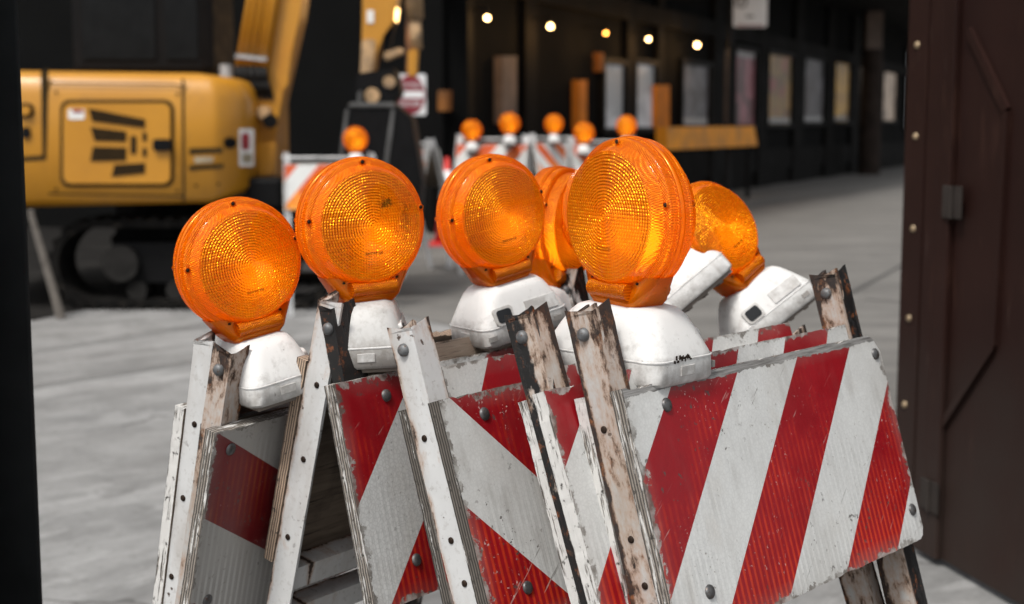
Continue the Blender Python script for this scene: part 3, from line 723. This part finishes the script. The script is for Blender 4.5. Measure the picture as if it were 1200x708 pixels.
M['sign_white'] = simple('sign_white', (.78, .79, .80), .45, 0, .06, 6); M['sign_red'] = simple('sign_red', (.22, .012, .026), .45, 0, .15, 6)
M['sign_black'] = simple('sign_black', (.03, .03, .035), .5); M['post_dark'] = simple('post_dark', (.025, .026, .028), .6)
pb = gpt(853, 235); s_ = pb.y/F
sp = thing('parking_sign', pb, 'white rectangular parking sign on thin dark post by the pavement', 'sign')
bm = bmesh.new(); tube(bm, (0, 0, 0), (0, 0, 4.0), 4.5*s_*.62, seg=12); link('post', bm, M['post_dark'], sp)
bm = bmesh.new(); tube(bm, (0, 0, 0), (0, 0, 9*s_), 7*s_*.7, 5*s_*.6, 14); link('foot', bm, M['sign_white'], sp)
bm = bmesh.new(); tube(bm, (0, 0, 81*s_), (0, 0, 86*s_), 4*s_, seg=12); link('collar', bm, M['sign_white'], sp)
zb = CAMH+(150-35)*s_; yy = -.07
bm = bmesh.new(); prism(bm, rrect(39*s_, 52*s_, 3*s_, 4, 21*s_, 26*s_), -.006, 0)
sg = link('panel', bm, M['sign_white'], sp, T(0, yy, zb))
def ringp(r0, r1, cx, cz, n=24):
    bm = bmesh.new()
    a = [(bm.verts.new((cx+r0*math.cos(t_), -.012, cz+r0*math.sin(t_))), bm.verts.new((cx+r1*math.cos(t_), -.012, cz+r1*math.sin(t_)))) for t_ in [2*math.pi*i/n for i in range(n)]]
    for i in range(n): bm.faces.new((a[i][0], a[i][1], a[(i+1) % n][1], a[(i+1) % n][0]))
    return bm
def lettering(txt, size, mat, parent, mw, name='lettering'):
    cu = bpy.data.curves.new('lettering', 'FONT'); cu.body = txt; cu.size = size; cu.align_x = 'CENTER'; cu.align_y = 'CENTER'; cu.extrude = .0012
    ob = bpy.data.objects.new('tmp_text', cu); C.objects.link(ob)
    dg = bpy.context.evaluated_depsgraph_get(); me = bpy.data.meshes.new_from_object(ob.evaluated_get(dg))
    bpy.data.objects.remove(ob); me.materials.clear(); me.materials.append(mat)
    o = bpy.data.objects.new(name, me); C.objects.link(o); put(o, parent, mw @ Matrix.Rotation(R(90), 4, 'X')); return o
bm = ringp(5.2*s_, 7.2*s_, 10*s_, 29*s_); link('symbol_ring', bm, M['sign_black'], sg)
lettering('P', 11*s_, M['sign_black'], sg, T(10*s_, -.010, 29*s_))
bm = bmesh.new(); box(bm, 16*s_, 25*s_, -.011, -.0062, 11*s_, 13*s_); link('arrow_bar', bm, M['sign_black'], sg)
bm = bmesh.new(); box(bm, 5*s_, 37*s_, -.011, -.0062, 1.2*s_, 2.6*s_); link('red_line', bm, M['sign_red'], sg)

Yd = 15.5; s_ = Yd/F; c_ = at(481, 111, Yd)
M['rust_post'] = simple('rusty_post', (.20, .08, .03), .8, 0, .6, 6, (.05, .03, .02))
dn = thing('do_not_enter_sign', (c_.x, c_.y, 0), 'red DO NOT ENTER sign on rusty post', 'sign')
bm = bmesh.new(); tube(bm, (0, .05, 0), (0, .05, 2.4), 5*s_, seg=12); link('post', bm, M['rust_post'], dn)
bm = bmesh.new(); prism(bm, rrect(36*s_, 47*s_, 2*s_, 4), -.008, 0); pn = link('panel', bm, M['sign_white'], dn, T(0, 0, c_.z) @ Matrix.Rotation(R(8), 4, 'Z'))
bm = bmesh.new(); lathe(bm, [(17.2*s_, .0082), (17.2*s_, .011), (0, .011)], 48); bmesh.ops.scale(bm, vec=(1, 1, 1.32), verts=bm.verts); link('disc', bm, M['sign_red'], pn)
bm = bmesh.new(); box(bm, -15.5*s_, 15.5*s_, -.0135, -.0115, -4*s_, 4*s_); link('bar', bm, M['sign_white'], pn)
lettering('DO NOT', 8.2*s_, M['sign_white'], pn, T(0, -.013, 11*s_)); lettering('ENTER', 8.2*s_, M['sign_white'], pn, T(0, -.013, -11*s_))

# ------------------------------------------------------------------ background barricades, cone
ORG = (.66, .10, .02)
M['bg_sheet'] = sheeting('background_sheeting', -40, .20, .1, red=ORG, honey=0, wear=.2)
M['bg_sheet_r'] = sheeting('background_sheeting_mirrored', 40, .16, .1, red=ORG, honey=0, wear=.2)
M['bg_iron'] = simple('background_leg_paint', (.70, .70, .70), .5)
def small_barricade(mt):
    top = thing('barricade', Matrix.Identity(4), '', 'barricade', 'barricades standing across the street behind')
    Hh = 1.04
    for sgn in (-1, 1):
        Fm = T(0, 0, Hh) @ Matrix.Rotation(R(sgn*13), 4, 'X')
        for xx in (-.30, .262):
            bm = bmesh.new(); box(bm, xx, xx+.038, sgn*.002-.002, sgn*.002+.002, -Hh/math.cos(R(13))+.003, .02); box(bm, xx, xx+.004, min(sgn*.005, sgn*.04), max(sgn*.005, sgn*.04), -Hh/math.cos(R(13))+.012, .02)
            link('leg', bm, M['bg_iron'], top, Fm)
        bm = board_bm(.61, .305, .019, 5); m2 = T(-.305, sgn*.024+(.0 if sgn < 0 else .0), -.06)
        if sgn > 0: m2 = m2 @ T(.61, 0, 0) @ Matrix.Rotation(R(180), 4, 'Z')
        link('board', bm, [mt, M['edge_white'], M['back_wood']], top, Fm @ (m2 if sgn > 0 else T(-.305, -.004, -.06)))
    bm = bmesh.new(); tube(bm, (-.31, 0, Hh-.01), (.31, 0, Hh-.01), .008); link('hinge_rod', bm, M['bg_iron'], top)
    return top
sb1 = small_barricade(M['bg_sheet']); sb2 = small_barricade(M['bg_sheet_r'])
def bgb(src, used, px, Y, yaw, label, group_lamp=(), scl=1.0):
    o = src if not used else copy_tree(src)
    p = at(px, 200, Y); o.matrix_basis = T(p.x, p.y, 0) @ Matrix.Rotation(R(yaw), 4, 'Z') @ Matrix.Scale(scl, 4); o['label'] = label
    for k, (dx, fc, lb) in enumerate(group_lamp):
        l = copy_tree(proto); l['group'] = 'amber warning lights on the far barricades'; l['label'] = lb
        l.matrix_basis = o.matrix_basis @ T(dx, -.085, .985-.055*k) @ Matrix.Rotation(R(fc), 4, 'Z') @ Matrix.Scale(.88, 4)
    return o
bgb(sb1, False, 386, 9.7, 10, 'far barricade nearest the excavator, behind the two left lights', ((.17, 0, 'far warning light in front of the dark excavator bucket'),), 1.02)
bgb(sb2, False, 488, 12.2, -62, 'far barricade turned end-on below the DO NOT ENTER sign', (), 1.09)
bgb(sb1, True, 578, 12.8, -20, 'far barricade with two lights beside the traffic cone', ((.17, 20, 'far warning light on the right end of the barricade beside the cone'), (-.15, 20, 'far warning light leftmost of the row, on the barricade beside the cone')), 1.12)
bgb(sb2, True, 654, 14.2, 38, 'far barricade left of its twin, at the foot of the grey windows', ((-.12, -40, 'far warning light directly under the wall pilaster strip'),), 1.12)
bgb(sb2, True, 707, 12.6, 24, 'far barricade right of its twin, partly behind the largest light', ((.16, -35, 'far warning light above the barricade nearest the largest lens'), (-.22, -30, 'far warning light peeking low between two striped boards')), 1.10)
M['cone_o'] = simple('cone_red', (.60, .035, .03), .5, 0, .15); M['cone_w'] = simple('cone_white', (.8, .8, .8), .4, 0, .1)
p = at(524, 200, 15.2); cn = thing('traffic_cone', (p.x, p.y, 0), 'traffic cone with red tip and white collar', 'traffic cone')
bm = bmesh.new(); box(bm, -.19, .19, -.19, .19, 0, .035, 0, .008); link('base', bm, M['cone_o'], cn)
def cr(z): return .15-.125*z/.92
bm = bmesh.new(); tube(bm, (0, 0, .034), (0, 0, .94), cr(.035), cr(.94), 24); link('cone', bm, M['cone_o'], cn, None, True)
bm = bmesh.new(); tube(bm, (0, 0, .5), (0, 0, .8), cr(.5)+.004, cr(.8)+.004, 24); link('collar', bm, M['cone_w'], cn, None, True)

# ------------------------------------------------------------------ excavator
t = NT('excavator_yellow'); o_ = t.obj(); n1 = t.noise(o_, 2.2, 5); n2 = t.noise(o_, 14, 6, .65)
c = t.mix(t.ramp(n1, .3, .7), (.42, .18, .008), (.50, .225, .012)); c = t.mix(t.ramp(n2, .56, .72, 0, .4), c, (.26, .12, .02))
M['yel'] = t.end(t.bsdf(c, .42, 0, t.bump(n2, .05, .002), **{'Coat Weight': .2}))
M['blk'] = simple('machine_black', (.006, .006, .0065), .6); M['track'] = simple('track_steel', (.009, .0085, .008), .9, .1, .5, 8, (.03, .026, .022))
M['wheel'] = simple('track_wheel', (.022, .021, .020), .85, .1, .4, 10); M['slot'] = simple('vent_dark', (.030, .018, .008), .8)
M['cabglass'] = simple('cab_glass', (.008, .009, .01), .06); M['groove'] = simple('groove_dark', (.035, .022, .008), .7)
M['hose'] = simple('hose_black', (.02, .02, .02), .5); M['steel'] = simple('bare_steel', (.42, .42, .42), .35, .6, .3, 30)
M['worn'] = simple('worn_yellow', (.42, .27, .14), .75, 0, .5, 9, (.12, .10, .09)); M['decal'] = simple('decal_white', (.75, .74, .72), .5, 0, .08)
M['decal_red'] = simple('decal_red', (.30, .02, .03), .5); M['decal_text'] = simple('decal_grey', (.30, .25, .17), .5)
YE = 9.6
EX = Vector((at(165, 200, YE).x, 11.0, 0))
ex = thing('excavator', EX, 'yellow excavator with louvred side door, raised boom and black tracks', 'excavator')
iE = T(*(-EX))
def E(name, bm, mat, parent=None, smooth=False, label=None):
    """geometry given in world coordinates; moved into the excavator's frame"""
    bm.transform(iE); o = link(name, bm, mat, parent or ex, None, smooth, label); return o
xl, xr = at(-120, 200, YE).x, at(290, 200, YE+.25).x
xs = at(258, 200, YE).x
zt = at(100, 80, YE).z; zb_ = at(100, 246, YE).z
bm = bmesh.new()
plan = [(xl, YE), (xs-.05, YE), (xs+.0, YE+.01), (xr-.03, YE+.20), (xr, YE+.27), (xr, YE+2.1), (xr-.2, YE+2.3), (xl, YE+2.3)]
rows = []
for ins, z in ((.05, zb_), (.0, zb_+.05), (0, zt-.16), (.025, zt-.07), (.07, zt-.02), (.14, zt)):
    cx = sum(p[0] for p in plan)/len(plan); cy = YE+1.15
    row = []
    for x_, y_ in plan:
        dx = ins if x_ < cx else -ins; dy = ins if y_ < cy else -ins
        drop = (.05*max(0, (x_-at(200, 0, YE).x))/(xr-at(200, 0, YE).x)) if z > 1.2 else -(.10*max(0, (x_-at(215, 0, YE).x))/(xr-at(215, 0, YE).x))
        row.append(bm.verts.new((x_+dx*.8, y_+dy, z-drop)))
    rows.append(row)
for a, b in zip(rows, rows[1:]):
    for i in range(len(a)): bm.faces.new((a[i], a[(i+1) % len(a)], b[(i+1) % len(a)], b[i]))
bm.faces.new(rows[0][::-1]); bm.faces.new(rows[-1])
house = smooth_by_angle(E('house', bm, M['yel']), 50)
PY = Vector((0, YE, 0)); NY = Vector((0, -1, 0))
def side(pts, dep, off=0.0): # polygon on the house side from photo outline, at its real plane
    return [Vector(on_plane(x_, y_, PY+NY*off, NY)) for x_, y_ in pts], NY*dep
def sidepart(name, pts, dep, mat, parent=None, off=0.001):
    bm = bmesh.new(); q_, d_2 = side(pts, dep, off); poly3(bm, q_, d_2); return E(name, bm, mat, parent)
def rr_px(x0, y0, x1, y1, r): return rrect(x1-x0, y1-y0, r, 5, (x0+x1)/2, (y0+y1)/2)
sidepart('seam', [(48, 84), (57, 80), (54, 187), (20, 189), (20, 184), (50, 182)], .006, M['groove'])
door = sidepart('door', rr_px(71, 117, 204, 219, 11), .010, M['groove'])
dp = sidepart('door_panel', rr_px(75, 121, 200, 215, 9), .018, M['yel'], ex, .011)
for pts in ([(104, 127), (170, 140), (170, 150), (108, 142)], [(106, 149), (148, 154), (148, 166), (111, 165)], [(109, 172), (148, 173), (148, 188), (106, 189)], [(134, 193), (170, 191), (170, 203), (131, 207)]):
    vo = sidepart('vent', pts, .006, M['slot'], ex, .0295)
    x0 = min(p[0] for p in pts); x1 = max(p[0] for p in pts); y0 = min(p[1] for p in pts); y1 = max(p[1] for p in pts)
    bm = bmesh.new(); n = int((x1-x0)/4.5)
    for i in range(1, n):
        xx = x0+(x1-x0)*i/n; f_ = (xx-x0)/(x1-x0)
        ya = pts[0][1]+(pts[1][1]-pts[0][1])*f_+1; yb_ = pts[3][1]+(pts[2][1]-pts[3][1])*f_-1
        q_, d_2 = side([(xx-1, ya), (xx+.3, ya), (xx+1.8, yb_), (xx+.4, yb_)], .005, .036); poly3(bm, q_, d_2)
    E('louvre', bm, M['groove'], ex)
sidepart('door_slot', rr_px(153, 159, 160, 181, 3), .006, M['slot'], ex, .0295)
sidepart('door_slot', rr_px(167, 155, 172, 166, 2.4), .006, M['slot'], ex, .0295); sidepart('door_slot', rr_px(167, 173, 172, 184, 2.4), .006, M['slot'], ex, .0295)
sidepart('door_handle', rr_px(180, 163, 201, 177, 4), .03, M['blk'], ex, .0295)
sidepart('decal', rr_px(80, 128, 99, 140, 2), .003, M['decal'], ex, .0295); sidepart('decal_stripe', rr_px(85, 128.5, 97, 132, 1), .003, M['decal_red'], ex, .033)
sidepart('groove', [(222, 174), (261, 173), (261, 179), (222, 181)], .006, M['groove']); sidepart('groove', [(222, 194), (262, 192), (262, 197), (222, 200)], .006, M['groove'])
sidepart('model_plate', [(228, 184), (250, 184), (250, 190), (228, 191)], .004, M['decal_text'])
sidepart('crease', [(213, 92), (216, 92), (217, 236), (214, 237)], .004, M['groove'])
sidepart('ring', rr_px(22, 121, 40, 138, 7), .02, M['blk']); sidepart('ring_centre', rr_px(25, 124, 36, 135, 5), .02, M['yel'], ex, .0212); sidepart('lock', rr_px(26, 149, 36, 162, 4), .02, M['blk'])
# decals and fuel cap on the chamfered corner
f0 = Vector((xs, YE+.01, 0)); f1_ = Vector((xr-.03, YE+.20, 0)); fdir = (f1_-f0).normalized(); fnn = Vector((fdir.y, -fdir.x, 0))
def corner(name, pts, dep, mat, off=.003):
    bm = bmesh.new(); poly3(bm, [on_plane(a, b, f0+fnn*off, fnn) for a, b in pts], fnn*dep); return E(name, bm, mat)
corner('fuel_cap', rr_px(262, 161, 275, 174, 6), .02, M['blk']); corner('decal', rr_px(280, 151, 297, 195, 1.5), .004, M['decal']); corner('decal_symbol', rr_px(283, 156, 292, 176, 4), .003, M['decal_red'], .0075)
corner('decal_lines', rr_px(284, 180, 295, 191, 1), .003, M['decal_text'], .0075)
sidepart('hood_line', [(60, 96), (204, 98), (215, 101), (215, 103), (204, 100), (60, 98)], .003, M['groove'])
sidepart('skirt_line', [(57, 226), (214, 229), (214, 231), (57, 228)], .004, M['groove'])
for q in ((66, 108), (66, 222), (208, 110), (208, 224), (230, 218), (256, 216)): sidepart('panel_bolt', rr_px(q[0]-1.6, q[1]-1.6, q[0]+1.6, q[1]+1.6, 1.2), .006, M['groove'])
# hood details
hp = at(265, 86, YE+.6)
bm = bmesh.new(); tube(bm, (hp.x, hp.y, zt-.06), (hp.x, hp.y, zt+.05), .05, .045); E('exhaust_cap', bm, M['steel'])
# cab on the far side
bm = bmesh.new()
cx0, cx1 = at(85, 0, 11).x, at(250, 0, 11).x
box(bm, cx0, cx1, 10.9, 11.85, zt-.02, zt+1.35, 0, .08); cab = E('cab', bm, M['blk'])
bm = bmesh.new(); box(bm, cx0+.1, cx1-.42, 10.885, 10.896, zt+.12, zt+1.2); box(bm, cx1-.34, cx1-.1, 10.885, 10.896, zt+.12, zt+1.2); E('cab_window', bm, M['cabglass'])
# undercarriage
def track(y0, y1):
    xa, xb = at(118, 310, 9.9).x, at(345, 310, 9.9).x; r_ = .30
    def loop(rad, n=18):
        pts = []
        for i in range(n+1): t_ = R(90+180*i/n); pts.append((xa+rad*math.cos(t_), r_+.02+rad*math.sin(t_)))
        for i in range(n+1): t_ = R(-90+180*i/n); pts.append((xb+rad*math.cos(t_), r_+.02+rad*math.sin(t_)))
        return pts
    bm = bmesh.new(); o_1 = loop(r_); i_1 = loop(r_-.05); n = len(o_1)
    V = [[bm.verts.new((x_, y_, z_)) for x_, z_ in L_] for L_, y_ in ((o_1, y0), (i_1, y0), (i_1, y1), (o_1, y1))]
    for a in range(4):
        for i in range(n): bm.faces.new((V[a][i], V[a][(i+1) % n], V[(a+1) % 4][(i+1) % n], V[(a+1) % 4][i]))
    per = []
    tot = 0
    for i in range(n): per.append(tot); tot += math.dist(o_1[i], o_1[(i+1) % n])
    k = 44
    for j in range(k):
        s1 = tot*j/k; i = max(q for q in range(n) if per[q] <= s1); f_ = (s1-per[i])/max(1e-6, math.dist(o_1[i], o_1[(i+1) % n]))
        a = Vector(o_1[i]).lerp(Vector(o_1[(i+1) % n]), f_); tg = (Vector(o_1[(i+1) % n])-Vector(o_1[i])).normalized(); nm = Vector((tg.y, -tg.x))
        if (a+nm-Vector(((xa+xb)/2, r_))).length < (a-nm-Vector(((xa+xb)/2, r_))).length: nm = -nm
        p4 = [a-tg*.03, a+tg*.03, a+tg*.02+nm*.022, a-tg*.02+nm*.022]
        poly3(bm, [Vector((q.x, y0-.004, max(.001, q.y))) for q in p4], Vector((0, y1-y0+.008, 0)))
    tk = E('track', bm, M['track'])
    for xx, rr_ in ((xa+.17, .2), (xb-.1, .2)):
        bm = bmesh.new(); tube(bm, (xx, y0+.02, r_+.02), (xx, y1-.02, r_+.02), .125, seg=28); E('wheel', bm, M['wheel'])
    bm = bmesh.new(); 
    for i in range(1, 5): tube(bm, (xa+(xb-xa)*i/5, y0+.06, .13), (xa+(xb-xa)*i/5, y1-.06, .13), .07, seg=16)
    E('roller', bm, M['wheel'])
    bm = bmesh.new(); box(bm, xa+.1, xb-.1, y0+.10, y1-.1, .18, .46); E('track_frame', bm, M['blk'])
track(9.75, 10.15); track(11.3, 11.7)
bm = bmesh.new(); box(bm, at(120, 0, 10).x, at(300, 0, 10).x, 10.2, 11.25, .25, .62); tube(bm, (EX.x, 10.8, .6), (EX.x, 10.8, zb_+.01), .5, seg=24); E('pedestal', bm, M['blk'])
# boom and hydraulics (a side plane through the machine's right end)
YB = 10.35; PB = Vector((0, YB, 0))
def bq(pts, y0, y1):
    bm = bmesh.new(); q_ = [on_plane(a, b, Vector((0, y0, 0)), NY) for a, b in pts]; poly3(bm, q_, Vector((0, y1-y0, 0)))
    es = bm.edges[:]; bmesh.ops.bevel(bm, geom=es, offset=.012, segments=2, affect='EDGES'); return bm
E('boom', bq([(300, 172), (322, 172), (331, 110), (351, 20), (380, -210), (420, -330), (395, -345), (345, -230), (318, 10), (303, 110)], YB, YB+.34), M['yel'])
E('boom_plate', bq([(331, 62), (345, 50), (338, 100), (329, 112)], YB-.03, YB), M['yel'])
E('boom_foot', bq([(297, 168), (324, 166), (321, 205), (303, 208)], YB-.12, YB-.006), M['yel'])
bm = bmesh.new(); a = at(308, 132, YB-.15); tube(bm, a, a+Vector((0, .5, 0)), .045, seg=16); E('boom_pin', bm, M['worn'])
bm = bmesh.new(); a = at(316, 142, YB-.16); tube(bm, a, a+Vector((0, .06, 0)), .05, seg=16); E('pin_cap', bm, M['blk'])
for k, (xa_, xb_) in enumerate(((279, 294), (286, 301), (294, 308), (302, 315), (309, 322))):
    bm = bmesh.new(); tube(bm, at(xa_, 78, YB-.05), at(xb_+22, -140, YB-.05), .022 if k != 4 else .03, seg=12); E('hydraulic_pipe', bm, M['yel'], None, True)
    bm = bmesh.new(); pts = [at(xa_, 78, YB-.05), at(xa_+2, 95, YB-.07), at(xa_+7, 110, YB-.02), at(xa_+8+k, 128, YB+.1)]
    for u_, w_ in zip(pts, pts[1:]): tube(bm, u_, w_, .024, seg=10)
    E('hose', bm, M['hose'], None, True)
bm = bmesh.new(); q_ = [on_plane(a, b, Vector((0, YB-.10, 0)), NY) for a, b in ((276, 63), (313, 67), (312, 72), (275, 68))]; poly3(bm, q_, Vector((0, .09, 0))); E('pipe_clamp', bm, M['steel'])
bm = bmesh.new(); box(bm, at(290, 0, 10.2).x, at(334, 0, 10.2).x, 9.9, 10.3, at(300, 245, 10).z, at(300, 208, 10).z, 0, .03); E('swing_bracket', bm, M['blk'])
# stick, linkage, bucket
YS = 10.5
E('boom_tip', bq([(388, -335), (425, -335), (470, -120), (440, -110)], YB, YB+.3), M['yel'])
E('stick', bq([(427, -140), (478, -150), (466, -10), (462, 26), (448, 40), (440, 60), (436, 92), (423, 92), (424, 45)], YS, YS+.3), M['yel'])
E('stick_nose', bq([(424, 46), (440, 46), (436, 92), (422, 90)], YS-.012, YS-.002), M['worn'])
sidep = bmesh.new(); q_ = [on_plane(a, b, Vector((0, YS-.008, 0)), NY) for a, b in ((430, 12), (438, 12), (438, 27), (430, 27))]; poly3(sidep, q_, Vector((0, .006, 0))); E('decal', sidep, M['decal'])
bm = bmesh.new(); tube(bm, at(482, -60, YS+.1), at(486, 22, YS+.1), .065, seg=16); tube(bm, at(486, 22, YS+.1), at(488, 58, YS+.1), .045, seg=16); E('bucket_cylinder', bm, M['worn'], None, True)
E('link', bq([(448, 62), (470, 55), (474, 62), (452, 72)], YS+.02, YS+.14), M['worn']); E('link', bq([(478, 58), (490, 58), (488, 90), (478, 90)], YS+.04, YS+.16), M['yel'])
E('link', bq([(452, 22), (464, 22), (456, 60), (446, 66)], YS+.04, YS+.18), M['blk'])
bm = bq([(418, 86), (462, 80), (470, 108), (455, 128), (424, 128), (416, 110)], YS-.05, YS+.35); E('coupler', bm, M['blk'])
bm = bmesh.new(); a = at(436, 112, YS-.07); tube(bm, a, a+Vector((0, .46, 0)), .055, seg=16); a = at(456, 96, YS-.07); tube(bm, a, a+Vector((0, .46, 0)), .045, seg=16); E('coupler_pin', bm, M['worn'])
E('bucket', bq([(408, 122), (462, 122), (482, 138), (494, 210), (488, 280), (450, 310), (400, 300), (392, 230)], YS-.14, YS+.42), M['blk'])
M['edge_steel'] = simple('bucket_edge_steel', (.12, .12, .118), .6, .2, .4, 8)
E('bucket_rim', bq([(408, 120), (462, 120), (464, 126), (408, 126)], YS-.16, YS+.44), M['edge_steel'])
E('bucket_rib', bq([(405, 126), (409, 126), (397, 222), (392, 222)], YS-.16, YS-.142), M['edge_steel']); E('bucket_rib', bq([(459, 126), (463, 126), (452, 215), (446, 215)], YS-.16, YS-.142), M['edge_steel'])
E('bucket_tab', bq([(419, 106), (424, 106), (423, 121), (418, 121)], YS-.16, YS-.06), M['edge_steel'])

# leaning stake by the tracks
M['stake'] = wood('stake_wood', (.09, .08, .07), (.17, .15, .13), (30, 30, 2))
a = gpt(72, 374); b = at(36, 250, a.y+.05)
st = thing('stake', a, 'weathered wooden stake leaning against the excavator', 'stake')
bm = bmesh.new(); tube(bm, (0, 0, .003), b-a, .032, .022, 8); link('shaft', bm, M['stake'], st)
bm = bmesh.new(); tube(bm, (b-a)*1.0, (b-a)*1.03, .028, .02, 8); link('head', bm, M['stake'], st)

# ------------------------------------------------------------------ dark post at the left edge, steel gate at the right
M['post_black'] = simple('post_black_steel', (.020, .0225, .0235), .85, 0, .35, 5)
Yp = 2.0; xe = at(36, 354, Yp+.2).x
lp = thing('steel_post', (xe-.13, Yp+.1, 0), 'black steel post standing at the left edge', 'post')
bm = bmesh.new(); box(bm, -.13, .13, -.1, -.088, 0, 3.2, 0, .003); link('flange', bm, M['post_black'], lp)
bm = bmesh.new(); box(bm, -.006, .006, -.0875, .0875, 0, 3.2); link('web', bm, M['post_black'], lp)
bm = bmesh.new(); box(bm, -.13, .13, .088, .1, 0, 3.2, 0, .003); link('flange', bm, M['post_black'], lp)
t = NT('gate_brown'); o_ = t.obj(); n1 = t.noise(o_, 3, 6, .6); n2 = t.noise(t.scale(o_, 1, 1, .2), 22, 5, .6)
c = t.mix(t.ramp(n1, .3, .7), (.0150, .0066, .0054), (.023, .0100, .0080)); c = t.mix(t.ramp(n2, .58, .72, 0, .5), c, (.045, .022, .016)); scg = t.ramp(t.noise(t.scale(o_, 6, 1, .5), 12, 4, .7), .66, .70, 0, .6); c = t.mix(scg, c, (.07, .045, .038)); c = t.mix(t.ramp(t.math('ADD', t.xyz(o_)[2], n1), .55, 1.2, .5, 0), c, (.045, .036, .031))
M['gate'] = t.end(t.bsdf(c, .5, 0, t.bump(n2, .1, .002), **{'Specular IOR Level': .09}))
M['rivet'] = simple('rivet_brass', (.34, .25, .15), .5, .3); M['hinge'] = simple('hinge_steel', (.035, .029, .026), .6, .1)
GP = Vector((1.178, 4.2, 0)); gd = Vector((.22, -.98, 0)).normalized(); gn = Vector((-gd.y, gd.x, 0)); gn = -gn if gn.x > 0 else gn
gt = thing('steel_gate', GP, 'dark brown riveted steel gate leaf at the right edge', 'gate')
mwg = Matrix(((gd.x, -gn.x, 0, 0), (gd.y, -gn.y, 0, 0), (0, 0, 1, 0), (0, 0, 0, 1)))
def gxy(px, py, off=0):
    p = on_plane(px, py, GP+gn*off, gn)-GP; return (p.dot(gd), p.z)
bm = bmesh.new(); box(bm, 0, 2.2, 0, .05, .02, 3.0, 0, .004); link('leaf', bm, M['gate'], gt, mwg)
xa_ = gxy(1083, 300)[0]
bm = bmesh.new(); box(bm, -.03, xa_, -.012, -.0005, .02, 3.0, 0, .002); link('edge_strip', bm, M['gate'], gt, mwg)
for px in (1092, 1106):
    xx = gxy(px, 300)[0]; bm = bmesh.new(); box(bm, xx-.02, xx+.05, -.02, -.0005, .02, 3.0, 0, .004); link('stile', bm, M['gate'], gt, mwg)
pts = [gxy(*q) for q in ((1139, 36), (1183, 130), (1167, 405), (1108, 497), (1104, 497), (1136, 420))]
pts = [gxy(*q) for q in ((1139, 36), (1183, 130), (1167, 405), (1106, 500))]
bm = bmesh.new()
for (a, b) in zip(pts, pts[1:]):
    A_ = Vector(a); B_ = Vector(b); d2 = (B_-A_).normalized(); n2_ = Vector((-d2.y, d2.x))*.012
    prism(bm, [tuple(A_-n2_), tuple(B_-n2_), tuple(B_+n2_), tuple(A_+n2_)], -.014, -.0005)
link('panel_moulding', bm, M['gate'], gt, mwg)
r0 = None
for px, py in ((1080, 53), (1078, 160), (1075, 268), (1070, 373), (1065, 474), (1060, 572)):
    gx, gz = gxy(px, py); bm = bmesh.new(); lathe(bm, [(.011, .0122), (.009, .018), (0, .020)], 12)
    link('rivet', bm, M['rivet'], gt, mwg @ T(min(gx, xa_-.012) if gx > 0 else 0, 0, gz), True)
for px, py in ((1125, 237), (1098, 580)):
    gx, gz = gxy(px, py); bm = bmesh.new(); box(bm, gx-.05, gx-.012, -.027, -.0207, gz-.045, gz+.045, 0, .002); box(bm, gx+.012, gx+.05, -.027, -.0207, gz-.045, gz+.045, 0, .002); tube(bm, (gx, -.027, gz-.045), (gx, -.027, gz+.045), .008)
    link('hinge', bm, M['hinge'], gt, mwg)

# ------------------------------------------------------------------ light
w = bpy.data.worlds.new('World'); sc.world = w; w.use_nodes = True
nt = w.node_tree; nt.nodes.clear()
SUN_EL, SUN_AZ = 58, 212     # azimuth measured clockwise from +Y (the view direction)
sky = nt.nodes.new('ShaderNodeTexSky'); sky.sky_type = 'NISHITA'; sky.sun_disc = False
sky.sun_elevation = R(SUN_EL); sky.sun_rotation = R(SUN_AZ); sky.air_density = 1.0; sky.dust_density = 4.0; sky.ozone_density = 1.0
hs = nt.nodes.new('ShaderNodeHueSaturation'); hs.inputs['Saturation'].default_value = .14
bg = nt.nodes.new('ShaderNodeBackground'); bg.inputs[1].default_value = .10
wo = nt.nodes.new('ShaderNodeOutputWorld')
nt.links.new(sky.outputs[0], hs.inputs['Color']); nt.links.new(hs.outputs[0], bg.inputs[0]); nt.links.new(bg.outputs[0], wo.inputs[0])
sl = bpy.data.lights.new('sun', 'SUN'); sl.energy = 1.5; sl.angle = R(11); sl.color = (1, .95, .88)
so = bpy.data.objects.new('sun', sl); C.objects.link(so)
dv = Vector((math.sin(R(SUN_AZ))*math.cos(R(SUN_EL)), math.cos(R(SUN_AZ))*math.cos(R(SUN_EL)), math.sin(R(SUN_EL))))
so.rotation_euler = dv.to_track_quat('Z', 'Y').to_euler(); so.location = dv*30

cd = bpy.data.cameras.new('camera'); cam = bpy.data.objects.new('camera', cd); C.objects.link(cam)
cam.location = CAM; cam.rotation_euler = (R(90)-PITCH, 0, 0)
cd.sensor_width = 36; cd.lens = 36*F/1200; cd.clip_start = .05; cd.clip_end = 900
cd.dof.use_dof = True; cd.dof.focus_distance = 1.78; cd.dof.aperture_fstop = 4.8
sc.camera = cam
vs_ = sc.view_settings; vs_.view_transform = 'Standard'; vs_.look = 'None'; vs_.exposure = .80; vs_.gamma = 1
sc.cycles.max_bounces = 10; sc.cycles.transmission_bounces = 8; sc.cycles.use_denoising = True
sc.cycles.caustics_reflective = False; sc.cycles.caustics_refractive = False
